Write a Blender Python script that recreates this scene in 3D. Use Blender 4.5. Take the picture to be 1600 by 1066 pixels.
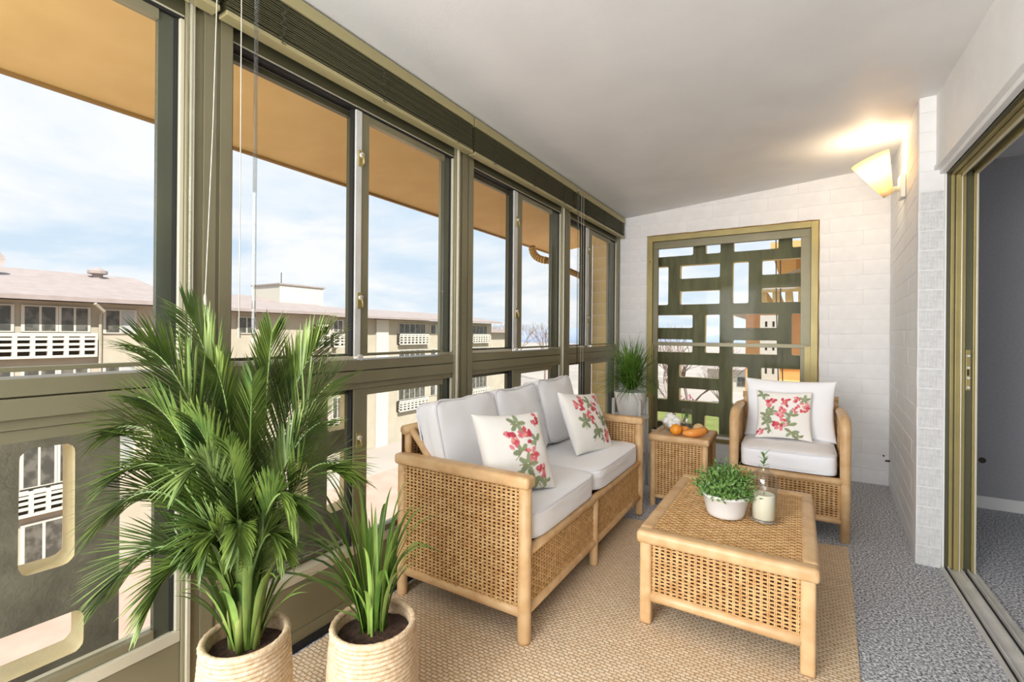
import bpy, bmesh, math, random
import numpy as np
from mathutils import Vector, Matrix, noise

for o in list(bpy.data.objects):
    bpy.data.objects.remove(o, do_unlink=True)
sc = bpy.context.scene
COL = sc.collection
random.seed(7)
R = math.radians

# ------------------------------------------------------------------ camera
cam_d = bpy.data.cameras.new('camera')
cam = bpy.data.objects.new('camera', cam_d)
COL.objects.link(cam)
cam_d.sensor_width = 36.0
cam_d.lens = 733.0 / 1600.0 * 36.0
cam_d.shift_y = -0.0075
cam_d.clip_start = 0.02
cam_d.clip_end = 2000
cam.matrix_world = (Matrix.Translation((0, 0, 1.2)) @ Matrix.Rotation(R(31.3), 4, 'Z')
                    @ Matrix.Rotation(R(90), 4, 'X') @ Matrix.Rotation(0.0085, 4, 'Z'))
sc.camera = cam

# ------------------------------------------------------------------ exposure
sc.view_settings.view_transform = 'Standard'
sc.view_settings.look = 'None'
sc.view_settings.exposure = 0.55
sc.view_settings.gamma = 1.0
sc.view_settings.use_curve_mapping = False

# ------------------------------------------------------------------ world sky
SKY = 0.74
w = bpy.data.worlds.new('sky')
sc.world = w
w.use_nodes = True
nt = w.node_tree
nt.nodes.clear()
def wn(t, **k):
    n = nt.nodes.new(t)
    for a, b in k.items():
        setattr(n, a, b)
    return n
tc = wn('ShaderNodeTexCoord')
sep = wn('ShaderNodeSeparateXYZ')
nt.links.new(tc.outputs['Generated'], sep.inputs[0])
zz = wn('ShaderNodeMath', operation='MAXIMUM'); nt.links.new(sep.outputs['Z'], zz.inputs[0]); zz.inputs[1].default_value = 0.0
za = wn('ShaderNodeMath', operation='ADD'); nt.links.new(zz.outputs[0], za.inputs[0]); za.inputs[1].default_value = 0.16
dx = wn('ShaderNodeMath', operation='DIVIDE'); nt.links.new(sep.outputs['X'], dx.inputs[0]); nt.links.new(za.outputs[0], dx.inputs[1])
dy = wn('ShaderNodeMath', operation='DIVIDE'); nt.links.new(sep.outputs['Y'], dy.inputs[0]); nt.links.new(za.outputs[0], dy.inputs[1])
cmb = wn('ShaderNodeCombineXYZ'); nt.links.new(dx.outputs[0], cmb.inputs[0]); nt.links.new(dy.outputs[0], cmb.inputs[1])
nz = wn('ShaderNodeTexNoise'); nz.inputs['Scale'].default_value = 0.85; nz.inputs['Detail'].default_value = 9; nz.inputs['Roughness'].default_value = 0.58
nz.inputs['Distortion'].default_value = 0.35
nt.links.new(cmb.outputs[0], nz.inputs['Vector'])
rp = wn('ShaderNodeValToRGB'); rp.color_ramp.elements[0].position = 0.40; rp.color_ramp.elements[1].position = 0.60
nt.links.new(nz.outputs['Fac'], rp.inputs[0])
grad = wn('ShaderNodeValToRGB')
grad.color_ramp.elements[0].position = 0.0; grad.color_ramp.elements[0].color = (0.72, 0.84, 0.95, 1)
grad.color_ramp.elements[1].position = 0.75; grad.color_ramp.elements[1].color = (0.40, 0.64, 0.95, 1)
nt.links.new(zz.outputs[0], grad.inputs[0])
mx = wn('ShaderNodeMixRGB'); nt.links.new(rp.outputs[0], mx.inputs[0]); nt.links.new(grad.outputs[0], mx.inputs[1])
mx.inputs[2].default_value = (0.97, 0.98, 1.0, 1)
bg = wn('ShaderNodeBackground'); bg.inputs['Strength'].default_value = SKY
nt.links.new(mx.outputs[0], bg.inputs[0])
wo = wn('ShaderNodeOutputWorld'); nt.links.new(bg.outputs[0], wo.inputs[0])

# ------------------------------------------------------------------ sun, and an added fill light at the balcony's near end
sd = bpy.data.lights.new('sun', 'SUN'); sd.energy = 6.0; sd.angle = R(1.0); sd.color = (1.0, 0.96, 0.90)
sun = bpy.data.objects.new('sun', sd); COL.objects.link(sun)
sun.rotation_euler = Vector((0.62, -0.32, 0.72)).to_track_quat('Z', 'Y').to_euler()
ad = bpy.data.lights.new('near_end_fill', 'AREA'); ad.shape = 'RECTANGLE'; ad.size = 2.0; ad.size_y = 2.1
ad.energy = 68; ad.color = (0.975, 0.985, 1.0)
al = bpy.data.objects.new('near_end_fill', ad); COL.objects.link(al)
al.location = (-0.45, -1.75, 1.25)
al.rotation_euler = (R(90), 0, 0)

# second added fill light, behind the camera on the window side
ad2 = bpy.data.lights.new('window_side_fill', 'AREA'); ad2.shape = 'RECTANGLE'; ad2.size = 1.5; ad2.size_y = 1.2
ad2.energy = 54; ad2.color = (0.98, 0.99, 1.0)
al2 = bpy.data.objects.new('window_side_fill', ad2); COL.objects.link(al2)
al2.location = (-1.45, -1.15, 1.55)
al2.rotation_euler = Vector((-0.46, -0.89, 0.10)).to_track_quat('Z', 'Y').to_euler()

# ------------------------------------------------------------------ materials
def lin(c):
    c = c / 255.0
    return c / 12.92 if c <= 0.04045 else ((c + 0.055) / 1.055) ** 2.4
def rgb(r, g, b):
    return (lin(r), lin(g), lin(b), 1.0)
M = {}
def mat(name, col, rough=0.6, metal=0.0, col2=None, scale=20, bump=0.0, bscale=None, detail=4, spec=0.5, stretch=None, ramp=(0.35, 0.65), sheen=0):
    m = bpy.data.materials.new(name); m.use_nodes = True
    t = m.node_tree; p = t.nodes['Principled BSDF']
    p.inputs['Base Color'].default_value = col
    p.inputs['Roughness'].default_value = rough
    p.inputs['Metallic'].default_value = metal
    p.inputs['Specular IOR Level'].default_value = spec
    if sheen: p.inputs['Sheen Weight'].default_value = sheen
    if col2 or bump:
        c = t.nodes.new('ShaderNodeTexCoord'); mp = t.nodes.new('ShaderNodeMapping')
        t.links.new(c.outputs['Object'], mp.inputs[0])
        if stretch: mp.inputs['Scale'].default_value = stretch
        if col2:
            n = t.nodes.new('ShaderNodeTexNoise'); n.inputs['Scale'].default_value = scale; n.inputs['Detail'].default_value = detail
            t.links.new(mp.outputs[0], n.inputs['Vector'])
            r = t.nodes.new('ShaderNodeValToRGB')
            r.color_ramp.elements[0].position = ramp[0]; r.color_ramp.elements[1].position = ramp[1]
            r.color_ramp.elements[0].color = col; r.color_ramp.elements[1].color = col2
            t.links.new(n.outputs['Fac'], r.inputs[0]); t.links.new(r.outputs[0], p.inputs['Base Color'])
        if bump:
            n2 = t.nodes.new('ShaderNodeTexNoise'); n2.inputs['Scale'].default_value = bscale or scale; n2.inputs['Detail'].default_value = detail
            t.links.new(mp.outputs[0], n2.inputs['Vector'])
            b = t.nodes.new('ShaderNodeBump'); b.inputs['Strength'].default_value = bump; b.inputs['Distance'].default_value = 0.004
            t.links.new(n2.outputs['Fac'], b.inputs['Height']); t.links.new(b.outputs[0], p.inputs['Normal'])
    M[name] = m
    return m
mat('white_paint', rgb(232, 231, 229), 0.55, col2=rgb(226, 225, 222), scale=6, bump=0.25, bscale=160)
mat('ceiling_paint', rgb(228, 228, 227), 0.5, col2=rgb(222, 222, 221), scale=3, bump=0.15, bscale=220)
mat('brick_paint', rgb(243, 242, 241), 0.5, col2=rgb(236, 235, 234), scale=9, bump=0.35, bscale=90)
mat('ribbed_paint', rgb(222, 221, 219), 0.6, bump=0.3, bscale=120, col2=rgb(205, 204, 202), scale=60)
mat('olive_metal', rgb(138, 131, 104), 0.38, 0.3, col2=rgb(127, 121, 95), scale=3, spec=0.5)
mat('gold_metal', rgb(168, 152, 98), 0.36, 0.4, col2=rgb(150, 136, 88), scale=4)
mat('dark_metal', rgb(84, 82, 60), 0.4, 0.3)
mat('stile_metal', rgb(88, 90, 74), 0.25, 0.3, col2=rgb(76, 80, 68), scale=3)
mat('gasket', rgb(22, 22, 20), 0.6)
mat('silver_metal', rgb(222, 221, 216), 0.35, 0.15, col2=rgb(204, 203, 197), scale=8)
mat('pale_metal', rgb(206, 200, 178), 0.35, 0.3)
mat('blind_slat', rgb(104, 101, 74), 0.35, 0.3)
mat('blind_rail', rgb(176, 166, 122), 0.4, 0.2)
mat('cord', rgb(200, 196, 180), 0.7)
mat('dark_cord', rgb(70, 68, 52), 0.8)
mat('rattan_pole', rgb(222, 186, 138), 0.42, col2=rgb(200, 156, 106), scale=14, detail=6, stretch=(1, 1, 1), bump=0.15, bscale=40, ramp=(0.4, 0.75))
mat('wicker', rgb(224, 184, 128), 0.5, col2=rgb(198, 150, 94), scale=26, ramp=(0.35, 0.7))
mat('wicker_liner', rgb(98, 62, 34), 0.85)
mat('white_fabric', rgb(252, 252, 254), 0.9, bump=0.12, bscale=350, sheen=0.2)
mat('piping', rgb(240, 240, 244), 0.9)
mat('room_grey', rgb(150, 150, 154), 0.8, col2=rgb(144, 144, 148), scale=60, bump=0.1, bscale=200)
mat('skirting', rgb(215, 214, 212), 0.5)
mat('plastic_white', rgb(225, 222, 214), 0.4)
mat('soil', rgb(74, 50, 36), 0.95, col2=rgb(38, 25, 18), scale=60, bump=1.0, bscale=90)
mat('rope', rgb(226, 202, 170), 0.85, col2=rgb(204, 174, 136), scale=70, bump=0.8, bscale=130)
mat('palm_leaf', rgb(118, 138, 60), 0.42, col2=rgb(66, 92, 36), scale=9, ramp=(0.35, 0.65))
mat('palm_leaf_pale', rgb(136, 156, 88), 0.42, col2=rgb(84, 112, 52), scale=8)
mat('stem', rgb(150, 160, 84), 0.5, col2=rgb(110, 126, 56), scale=8)
mat('strap_leaf', rgb(146, 172, 84), 0.4, col2=rgb(92, 126, 48), scale=7)
mat('grass_leaf', rgb(112, 150, 58), 0.45, col2=rgb(70, 108, 34), scale=12)
mat('herb_leaf', rgb(124, 162, 82), 0.5, col2=rgb(76, 114, 50), scale=30)
mat('white_ceramic', rgb(238, 236, 232), 0.25)
mat('candle_wax', rgb(245, 238, 214), 0.5, spec=0.3)
mat('wick', rgb(40, 36, 30), 0.9)
mat('orange_skin', rgb(250, 168, 52), 0.4, col2=rgb(244, 150, 36), scale=12, bump=0.2, bscale=160)
mat('melon', rgb(240, 140, 52), 0.45, col2=rgb(246, 170, 84), scale=10)
mat('roll_crust', rgb(236, 208, 160), 0.6, col2=rgb(220, 180, 120), scale=16)
mat('petal_white', rgb(244, 244, 240), 0.7, bump=0.4, bscale=120)
mat('mint', rgb(92, 156, 60), 0.5)
mat('soffit', rgb(230, 192, 126), 0.7, col2=rgb(223, 184, 118), scale=5)
mat('fascia', rgb(150, 116, 62), 0.6)
mat('yellow_brick', rgb(226, 204, 140), 0.75, col2=rgb(216, 192, 126), scale=8, bump=0.3, bscale=80)
mat('concrete', rgb(150, 144, 124), 0.9, col2=rgb(128, 122, 104), scale=10, bump=0.6, bscale=70)
mat('cream_lit_reveal', rgb(232, 216, 170), 0.8, col2=rgb(222, 204, 156), scale=10, bump=0.4, bscale=70)
mat('screen_paint', rgb(122, 122, 88), 0.8, col2=rgb(102, 102, 74), scale=8, bump=0.4, bscale=60, stretch=(3, 3, .5))
mat('stucco', rgb(222, 200, 156), 0.9, col2=rgb(212, 188, 144), scale=12, bump=0.4, bscale=80)
mat('far_wall', rgb(172, 164, 146), 0.9, col2=rgb(164, 156, 138), scale=1.2)
mat('far_white', rgb(192, 187, 174), 0.8)
mat('far_roof', rgb(154, 142, 137), 0.9, col2=rgb(145, 133, 128), scale=2)
mat('far_glass', rgb(66, 66, 60), 0.3, col2=rgb(100, 98, 90), scale=2.2, ramp=(0.45, 0.6))
mat('far_blind', rgb(160, 162, 160), 0.6)
mat('wing_wall', rgb(214, 166, 106), 0.9, col2=rgb(206, 158, 98), scale=1.5)
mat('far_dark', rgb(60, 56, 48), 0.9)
mat('ground_grey', rgb(172, 164, 154), 0.95, col2=rgb(156, 147, 138), scale=0.08)
mat('paving', rgb(186, 156, 140), 0.9, col2=rgb(176, 146, 130), scale=0.8)
mat('lawn', rgb(118, 124, 60), 0.95, col2=rgb(102, 112, 48), scale=0.5)
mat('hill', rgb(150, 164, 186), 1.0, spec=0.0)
mat('bark', rgb(140, 122, 112), 0.9)
mat('red_shrub', rgb(140, 60, 72), 0.9)
mat('car_paint', rgb(222, 222, 224), 0.3)
mat('rubber', rgb(30, 30, 32), 0.8)
mat('wood_slat', rgb(186, 148, 98), 0.7, col2=rgb(168, 128, 80), scale=10)

def carpet(name, a, b, c):
    m = bpy.data.materials.new(name); m.use_nodes = True
    t = m.node_tree; p = t.nodes['Principled BSDF']; p.inputs['Roughness'].default_value = 1.0; p.inputs['Specular IOR Level'].default_value = 0.1
    tcn = t.nodes.new('ShaderNodeTexCoord')
    n = t.nodes.new('ShaderNodeTexNoise'); n.inputs['Scale'].default_value = 105; n.inputs['Detail'].default_value = 2.5; n.inputs['Roughness'].default_value = 0.7
    t.links.new(tcn.outputs['Object'], n.inputs['Vector'])
    r = t.nodes.new('ShaderNodeValToRGB'); e = r.color_ramp.elements
    e[0].position = 0.36; e[0].color = a; e[1].position = 0.62; e[1].color = c
    x = e.new(0.50); x.color = b
    t.links.new(n.outputs['Fac'], r.inputs[0]); t.links.new(r.outputs[0], p.inputs['Base Color'])
    bm_ = t.nodes.new('ShaderNodeBump'); bm_.inputs['Strength'].default_value = 0.8; bm_.inputs['Distance'].default_value = 0.006
    t.links.new(n.outputs['Fac'], bm_.inputs['Height']); t.links.new(bm_.outputs[0], p.inputs['Normal'])
    M[name] = m
carpet('carpet', rgb(84, 86, 92), rgb(176, 178, 183), rgb(244, 245, 248))

def rug_mat():
    m = bpy.data.materials.new('jute'); m.use_nodes = True
    t = m.node_tree; p = t.nodes['Principled BSDF']; p.inputs['Roughness'].default_value = 0.95; p.inputs['Specular IOR Level'].default_value = 0.15
    tcn = t.nodes.new('ShaderNodeTexCoord')
    br = t.nodes.new('ShaderNodeTexBrick')
    br.inputs['Scale'].default_value = 1.0
    br.inputs['Brick Width'].default_value = 0.026; br.inputs['Row Height'].default_value = 0.0145
    br.inputs['Mortar Size'].default_value = 0.0028; br.inputs['Mortar Smooth'].default_value = 0.6
    br.inputs['Color1'].default_value = rgb(244, 226, 198); br.inputs['Color2'].default_value = rgb(236, 212, 178); br.inputs['Mortar'].default_value = rgb(206, 174, 136)
    n = t.nodes.new('ShaderNodeTexNoise'); n.inputs['Scale'].default_value = 45; n.inputs['Detail'].default_value = 4
    add = t.nodes.new('ShaderNodeMixRGB'); add.blend_type = 'LINEAR_LIGHT'; add.inputs[0].default_value = 0.006
    t.links.new(tcn.outputs['Object'], n.inputs['Vector'])
    t.links.new(tcn.outputs['Object'], add.inputs[1]); t.links.new(n.outputs['Color'], add.inputs[2])
    t.links.new(add.outputs[0], br.inputs['Vector'])
    mixc = t.nodes.new('ShaderNodeMixRGB'); mixc.blend_type = 'MULTIPLY'; mixc.inputs[0].default_value = 0.35
    rr = t.nodes.new('ShaderNodeValToRGB'); rr.color_ramp.elements[0].position = 0.3; rr.color_ramp.elements[0].color = (0.72, 0.68, 0.62, 1); rr.color_ramp.elements[1].position = 0.55; rr.color_ramp.elements[1].color = (1, 1, 1, 1)
    t.links.new(n.outputs['Fac'], rr.inputs[0])
    t.links.new(br.outputs['Color'], mixc.inputs[1]); t.links.new(rr.outputs[0], mixc.inputs[2])
    t.links.new(mixc.outputs[0], p.inputs['Base Color'])
    b = t.nodes.new('ShaderNodeBump'); b.inputs['Strength'].default_value = 0.9; b.inputs['Distance'].default_value = 0.004; b.invert = True
    t.links.new(br.outputs['Fac'], b.inputs['Height']); t.links.new(b.outputs[0], p.inputs['Normal'])
    M['jute'] = m
rug_mat()

def glass_mat(name, tint, gloss, base=0.003):
    m = bpy.data.materials.new(name); m.use_nodes = True
    t = m.node_tree; t.nodes.clear()
    o = t.nodes.new('ShaderNodeOutputMaterial'); mixs = t.nodes.new('ShaderNodeMixShader')
    tr = t.nodes.new('ShaderNodeBsdfTransparent'); tr.inputs[0].default_value = tint
    gl = t.nodes.new('ShaderNodeBsdfGlossy'); gl.inputs['Roughness'].default_value = 0.02
    lw = t.nodes.new('ShaderNodeLayerWeight'); lw.inputs['Blend'].default_value = 0.5
    pw_ = t.nodes.new('ShaderNodeMath'); pw_.operation = 'POWER'; pw_.inputs[1].default_value = 4.0; t.links.new(lw.outputs['Facing'], pw_.inputs[0])
    fr = t.nodes.new('ShaderNodeMath'); fr.operation = 'MULTIPLY_ADD'; fr.inputs[1].default_value = gloss; fr.inputs[2].default_value = base; t.links.new(pw_.outputs[0], fr.inputs[0])
    t.links.new(fr.outputs[0], mixs.inputs[0]); t.links.new(tr.outputs[0], mixs.inputs[1]); t.links.new(gl.outputs[0], mixs.inputs[2])
    t.links.new(mixs.outputs[0], o.inputs[0])
    M[name] = m
glass_mat('window_glass', (0.97, 0.975, 0.972, 1), 0.28)
glass_mat('clear_glass', (0.972, 0.982, 0.978, 1), 0.7, 0.06)
glass_mat('acrylic', (0.80, 0.81, 0.79, 1), 0.7, 0.10)

def shade_mat():
    m = bpy.data.materials.new('lamp_shade'); m.use_nodes = True
    t = m.node_tree; t.nodes.clear()
    o = t.nodes.new('ShaderNodeOutputMaterial'); mixs = t.nodes.new('ShaderNodeMixShader'); mixs.inputs[0].default_value = 0.6
    d = t.nodes.new('ShaderNodeBsdfDiffuse'); d.inputs[0].default_value = rgb(250, 240, 214)
    tl = t.nodes.new('ShaderNodeBsdfTranslucent'); tl.inputs[0].default_value = rgb(255, 232, 186)
    t.links.new(d.outputs[0], mixs.inputs[1]); t.links.new(tl.outputs[0], mixs.inputs[2]); t.links.new(mixs.outputs[0], o.inputs[0])
    M['lamp_shade'] = m
    m = bpy.data.materials.new('bulb'); m.use_nodes = True
    p = m.node_tree.nodes['Principled BSDF']; p.inputs['Emission Color'].default_value = (1, 0.82, 0.52, 1); p.inputs['Emission Strength'].default_value = 6
    M['bulb'] = m
shade_mat()

def vcol_mat(name):
    m = bpy.data.materials.new(name); m.use_nodes = True
    t = m.node_tree; p = t.nodes['Principled BSDF']; p.inputs['Roughness'].default_value = 0.9
    a = t.nodes.new('ShaderNodeVertexColor'); a.layer_name = 'print'
    t.links.new(a.outputs[0], p.inputs['Base Color'])
    M[name] = m
vcol_mat('floral_print')

# ------------------------------------------------------------------ mesh helpers
def props(o, label=None, cat=None, group=None, kind=None):
    if label: o['label'] = label
    if cat: o['category'] = cat
    if group: o['group'] = group
    if kind: o['kind'] = kind
    return o
def attach(o, parent):
    o.parent = parent
    p = parent
    while p.parent: p = p.parent
    if parent is p:
        o.matrix_parent_inverse = Matrix.Translation(-Vector(p.location))
    return o
def empty(name, loc, label=None, cat=None, group=None, kind=None):
    o = bpy.data.objects.new(name, None); COL.objects.link(o); o.location = loc; o.empty_display_size = 0.05
    return props(o, label, cat, group, kind)

class MB:
    def __init__(s): s.v = []; s.f = []
    def add(s, vs, fs):
        n = len(s.v); s.v += [tuple(q) for q in vs]; s.f += [tuple(i + n for i in q) for q in fs]; return s
    def box(s, x0, x1, y0, y1, z0, z1):
        return s.add([(x0,y0,z0),(x1,y0,z0),(x1,y1,z0),(x0,y1,z0),(x0,y0,z1),(x1,y0,z1),(x1,y1,z1),(x0,y1,z1)],
                     [(0,3,2,1),(4,5,6,7),(0,1,5,4),(1,2,6,5),(2,3,7,6),(3,0,4,7)])
    def tube(s, pts, rad, n=8, cap=True, flat=1.0):
        pts = [Vector(p) for p in pts]; m = len(pts)
        if not hasattr(rad, '__len__'): rad = [rad] * m
        t0 = (pts[1] - pts[0]).normalized()
        up = Vector((0, 0, 1)) if abs(t0.z) < 0.9 else Vector((1, 0, 0))
        a = t0.cross(up).normalized(); vs = []
        for i in range(m):
            t = (pts[min(i + 1, m - 1)] - pts[max(i - 1, 0)])
            t = t.normalized() if t.length > 1e-9 else t0
            a = (a - t * a.dot(t)); a = a.normalized() if a.length > 1e-6 else t.orthogonal().normalized()
            b = t.cross(a)
            for k in range(n):
                q = 2 * math.pi * k / n
                vs.append(pts[i] + (a * math.cos(q) + b * math.sin(q) * flat) * rad[i])
        fs = []
        for i in range(m - 1):
            for k in range(n):
                fs.append((i*n+k, i*n+(k+1) % n, (i+1)*n+(k+1) % n, (i+1)*n+k))
        if cap:
            fs.append(tuple(range(n-1, -1, -1))); fs.append(tuple((m-1)*n+k for k in range(n)))
        return s.add(vs, fs)
    def lathe(s, prof, c=(0, 0, 0), n=32, close=False):
        vs = []; m = len(prof)
        for r, z in prof:
            for k in range(n):
                q = 2*math.pi*k/n
                vs.append((c[0] + r*math.cos(q), c[1] + r*math.sin(q), c[2] + z))
        fs = []
        for i in range(m - 1):
            for k in range(n):
                fs.append((i*n+k, i*n+(k+1) % n, (i+1)*n+(k+1) % n, (i+1)*n+k))
        if close:
            fs.append(tuple(range(n-1, -1, -1))); fs.append(tuple((m-1)*n+k for k in range(n)))
        return s.add(vs, fs)
    def xf(s, mtx):
        s.v = [tuple(mtx @ Vector(q)) for q in s.v]; return s
    def build(s, name, m, parent=None, bevel=0, seg=2, smooth=False, kind=None, center=False):
        me = bpy.data.meshes.new(name)
        vs = s.v; loc = (0, 0, 0)
        if center and parent is None:
            a = np.array(vs); lo, hi = a.min(0), a.max(0)
            loc = ((lo[0]+hi[0])/2, (lo[1]+hi[1])/2, lo[2])
            vs = [tuple(q) for q in (a - np.array(loc))]
        me.from_pydata(vs, [], s.f)
        if bevel:
            bm = bmesh.new(); bm.from_mesh(me)
            es = [e for e in bm.edges if len(e.link_faces) == 2 and e.calc_face_angle(0) > 0.5]
            bmesh.ops.bevel(bm, geom=es, offset=bevel, segments=seg, affect='EDGES', profile=0.6, clamp_overlap=True)
            bm.to_mesh(me); bm.free()
        if smooth:
            me.polygons.foreach_set('use_smooth', [True] * len(me.polygons))
        me.materials.append(M[m] if isinstance(m, str) else m)
        o = bpy.data.objects.new(name, me); COL.objects.link(o); o.location = loc
        if parent: attach(o, parent)
        if kind: o['kind'] = kind
        return o
def box(name, m, parent, x0, x1, y0, y1, z0, z1, bevel=0.0, **k):
    return MB().box(x0, x1, y0, y1, z0, z1).build(name, m, parent, bevel=bevel, **k)
def mesh_inst(name, me, loc, parent, rot=None):
    o = bpy.data.objects.new(name, me); COL.objects.link(o); o.location = loc
    if rot: o.rotation_euler = rot
    if parent: attach(o, parent)
    return o
def brick_mesh(L, H, T, m, bev=0.003):
    mb = MB().box(0, L, -T, 0, 0, H)          # front face is y = -T side (towards -Y)
    o = mb.build('brick', m, None, bevel=bev, seg=1); me = o.data
    bpy.data.objects.remove(o); return me

S = 1.13
XW = -1.593
D = 4.79
wz = lambda z: 1.2 + (z - 1.2) * S
wy = lambda y: y * S
def wallx(y): return 0.543 + (0.635 - 0.543) * (y - 3.24) / (D - 3.24)
def ceil_z(x, y):
    t = (x - XW) / (0.60 - XW)
    zr = 2.443 + max(0, min(1.1, (y - 3.0) / (D - 3.0))) * 0.13
    return 2.402 + (zr - 2.402) * t

# ================================================================== SETTING
MB().box(XW - 0.10, 0.80, -2.2, D + 0.02, -0.12, 0).build('floor', 'carpet', kind='structure')
# ceiling slab following the slope
mb = MB(); nx, ny = 8, 14
xs = np.linspace(XW - 0.02, 0.72, nx); ys = np.linspace(-2.2, D + 0.12, ny)
low = [(x, y, ceil_z(x, y)) for x in xs for y in ys]; top = [(x, y, 2.85) for x in xs for y in ys]
N = nx * ny; fs = []
for i in range(nx - 1):
    for j in range(ny - 1):
        a, b, c, d_ = i*ny+j, i*ny+j+1, (i+1)*ny+j+1, (i+1)*ny+j
        fs.append((a, b, c, d_)); fs.append((N+d_, N+c, N+b, N+a))
for i in range(nx - 1):
    for j in (0, ny - 1):
        a, d_ = i*ny+j, (i+1)*ny+j; fs.append((a, d_, N+d_, N+a))
for j in range(ny - 1):
    for i in (0, nx - 1):
        a, b = i*ny+j, i*ny+j+1; fs.append((a, b, N+b, N+a))
mb.add(low + top, fs).build('ceiling', 'ceiling_paint', kind='structure', smooth=False)

# ---- back wall of painted brick, with the window hole
WX0, WX1 = -1.157 * S, 0.132 * S          # outer edges of the window frame
WZ0, WZ1 = wz(0.30), wz(2.074)
wb = empty('wall_back', (-0.5, D, 0), kind='structure')
back = MB()
XE = -1.90                                  # the wall runs on outside as a fin
J = 0.004
back.box(XE, WX0, D + J, D + 0.22, -0.1, 2.85)
back.box(WX1, 0.75, D + J, D + 0.22, -0.1, 2.85)
back.box(WX0, WX1, D + J, D + 0.22, -0.1, WZ0)
back.box(WX0, WX1, D + J, D + 0.22, WZ1, 2.85)
back.build('mortar_backing', 'brick_paint', wb)
bcache = {}
def course_wall(parent, runs_of_row, rows, H, L, mname, place, jitter=0.001, T=0.06, joint=0.004):
    for r in range(rows):
        z = r * H
        off = (L / 2) * (r % 2)
        for (a, b) in runs_of_row(r, z):
            x = a
            k = math.floor((a - off) / L) + 1
            while x < b - 0.004:
                nx_ = min(b, off + k * L)
                if nx_ - x > 0.012:
                    ln = round(nx_ - x - joint, 3); key = (ln, H, mname)
                    if key not in bcache: bcache[key] = brick_mesh(ln, H - joint, T, mname, 0.0022)
                    place(parent, bcache[key], x, z, random.uniform(-jitter, jitter))
                x = nx_; k += 1
HB = 0.122
def runs_back(r, z):
    if z + HB * 0.5 > WZ0 and z + HB * 0.5 < WZ1:
        return [(XW - 0.0, WX0 - 0.002), (WX1 + 0.002, 0.64)]
    return [(XW, 0.64)]
def place_back(p, me, x, z, j):
    mesh_inst('brick', me, (x, D + 0.062 + j - 0.002, z), p)
course_wall(wb, runs_back, 21, HB, 0.46, 'brick_paint', place_back)
# outdoor end of the same wall, yellow brick
fin = empty('wall_fin', (-1.78, D, 0), kind='structure')
def place_fin(p, me, x, z, j):
    mesh_inst('brick', me, (x, D + 0.06 + j, z - 0.3), p)
course_wall(fin, lambda r, z: [(XE, XW - 0.11)], 23, HB, 0.46, 'yellow_brick', place_fin)

# ---- right end wall (painted brick) running from the nib to the back corner
we = empty('wall_right', (0.6, 4.0, 0), kind='structure')
ang = math.atan2(0.635 - 0.543, D - 3.24)
def side_pt(s, off=0.0):                       # s metres along the wall from the nib edge; off into the room (-X)
    return (0.543 + math.sin(ang) * s - math.cos(ang) * off, 3.24 + math.cos(ang) * s + math.sin(ang) * off)
LW = (D - 3.24) / math.cos(ang)
mb = MB()
a0, a1 = side_pt(0.004, -0.004), side_pt(LW, -0.004)
mb.add([(a0[0], a0[1], -.1), (0.773, 3.305, -.1), (0.773, a1[1], -.1), (a1[0], a1[1], -.1), (a0[0], a0[1], 2.85), (0.773, 3.305, 2.85), (0.773, a1[1], 2.85), (a1[0], a1[1], 2.85)],
       [(0,3,2,1),(4,5,6,7),(0,1,5,4),(1,2,6,5),(2,3,7,6),(3,0,4,7)])
mb.build('mortar_backing', 'brick_paint', we)
box('mortar_backing', 'white_paint', we, 0.5445, 0.648, 3.2385, 3.30, -0.05, 2.6)
HS = 0.1035
def place_side(p, me, x, z, j):
    a = side_pt(x, -0.0610 + j)
    o = mesh_inst('brick', me, (a[0], a[1], z), p, rot=(0, 0, math.pi / 2 - ang))
    o.scale = (1, -1, 1)
course_wall(we, lambda r, z: [(0.0, LW - 0.004)], 25, HS, 0.40, 'brick_paint', place_side, jitter=0.0006)
# ribbed end face of the nib, one combed brick per course
mb = MB().box(0.004, 0.103, 0, 0.05, 0, HS - 0.005)
random.seed(3)
for k in range(8):
    x = 0.007 + k * 0.0119
    mb.box(x, x + 0.0066, -0.0045 - random.uniform(0, 0.0015), 0.001, 0.003 + random.uniform(0, .003), HS - 0.008 - random.uniform(0, .003))
o = mb.build('brick', 'ribbed_paint', None); nibme = o.data; bpy.data.objects.remove(o)
o = MB().box(0.002, 0.103, -0.001, 0.05, 0, HS - 0.003).build('brick', 'white_paint', None, bevel=0.002); nibplain = o.data; bpy.data.objects.remove(o)
for r in range(24):
    mesh_inst('brick', nibme if r < 19 else nibplain, (0.543 + random.uniform(-.001, .001), 3.236, r * HS), we)

# ---- header wall over the sliding door and the trim strip beneath it
MB().box(0.612, 0.80, -2.2, 3.238, 2.092, 2.85).build('wall_header', 'white_paint', kind='structure')
tr = empty('trim_1', (0.63, 0.5, 2.05), kind='structure')
box('strip', 'pale_metal' if False else 'white_paint', tr, 0.604, 0.650, -2.2, 3.236, 2.070, 2.0915, 0.003)
box('strip', 'white_paint', tr, 0.626, 0.652, -2.2, 3.236, 2.046, 2.0695, 0.003)
# white caulk bead beside the jamb
box('trim_2', 'white_paint', None, 0.6465, 0.6545, 3.226, 3.262, 0.0, 2.045, 0.002, kind='structure', center=True)

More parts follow.
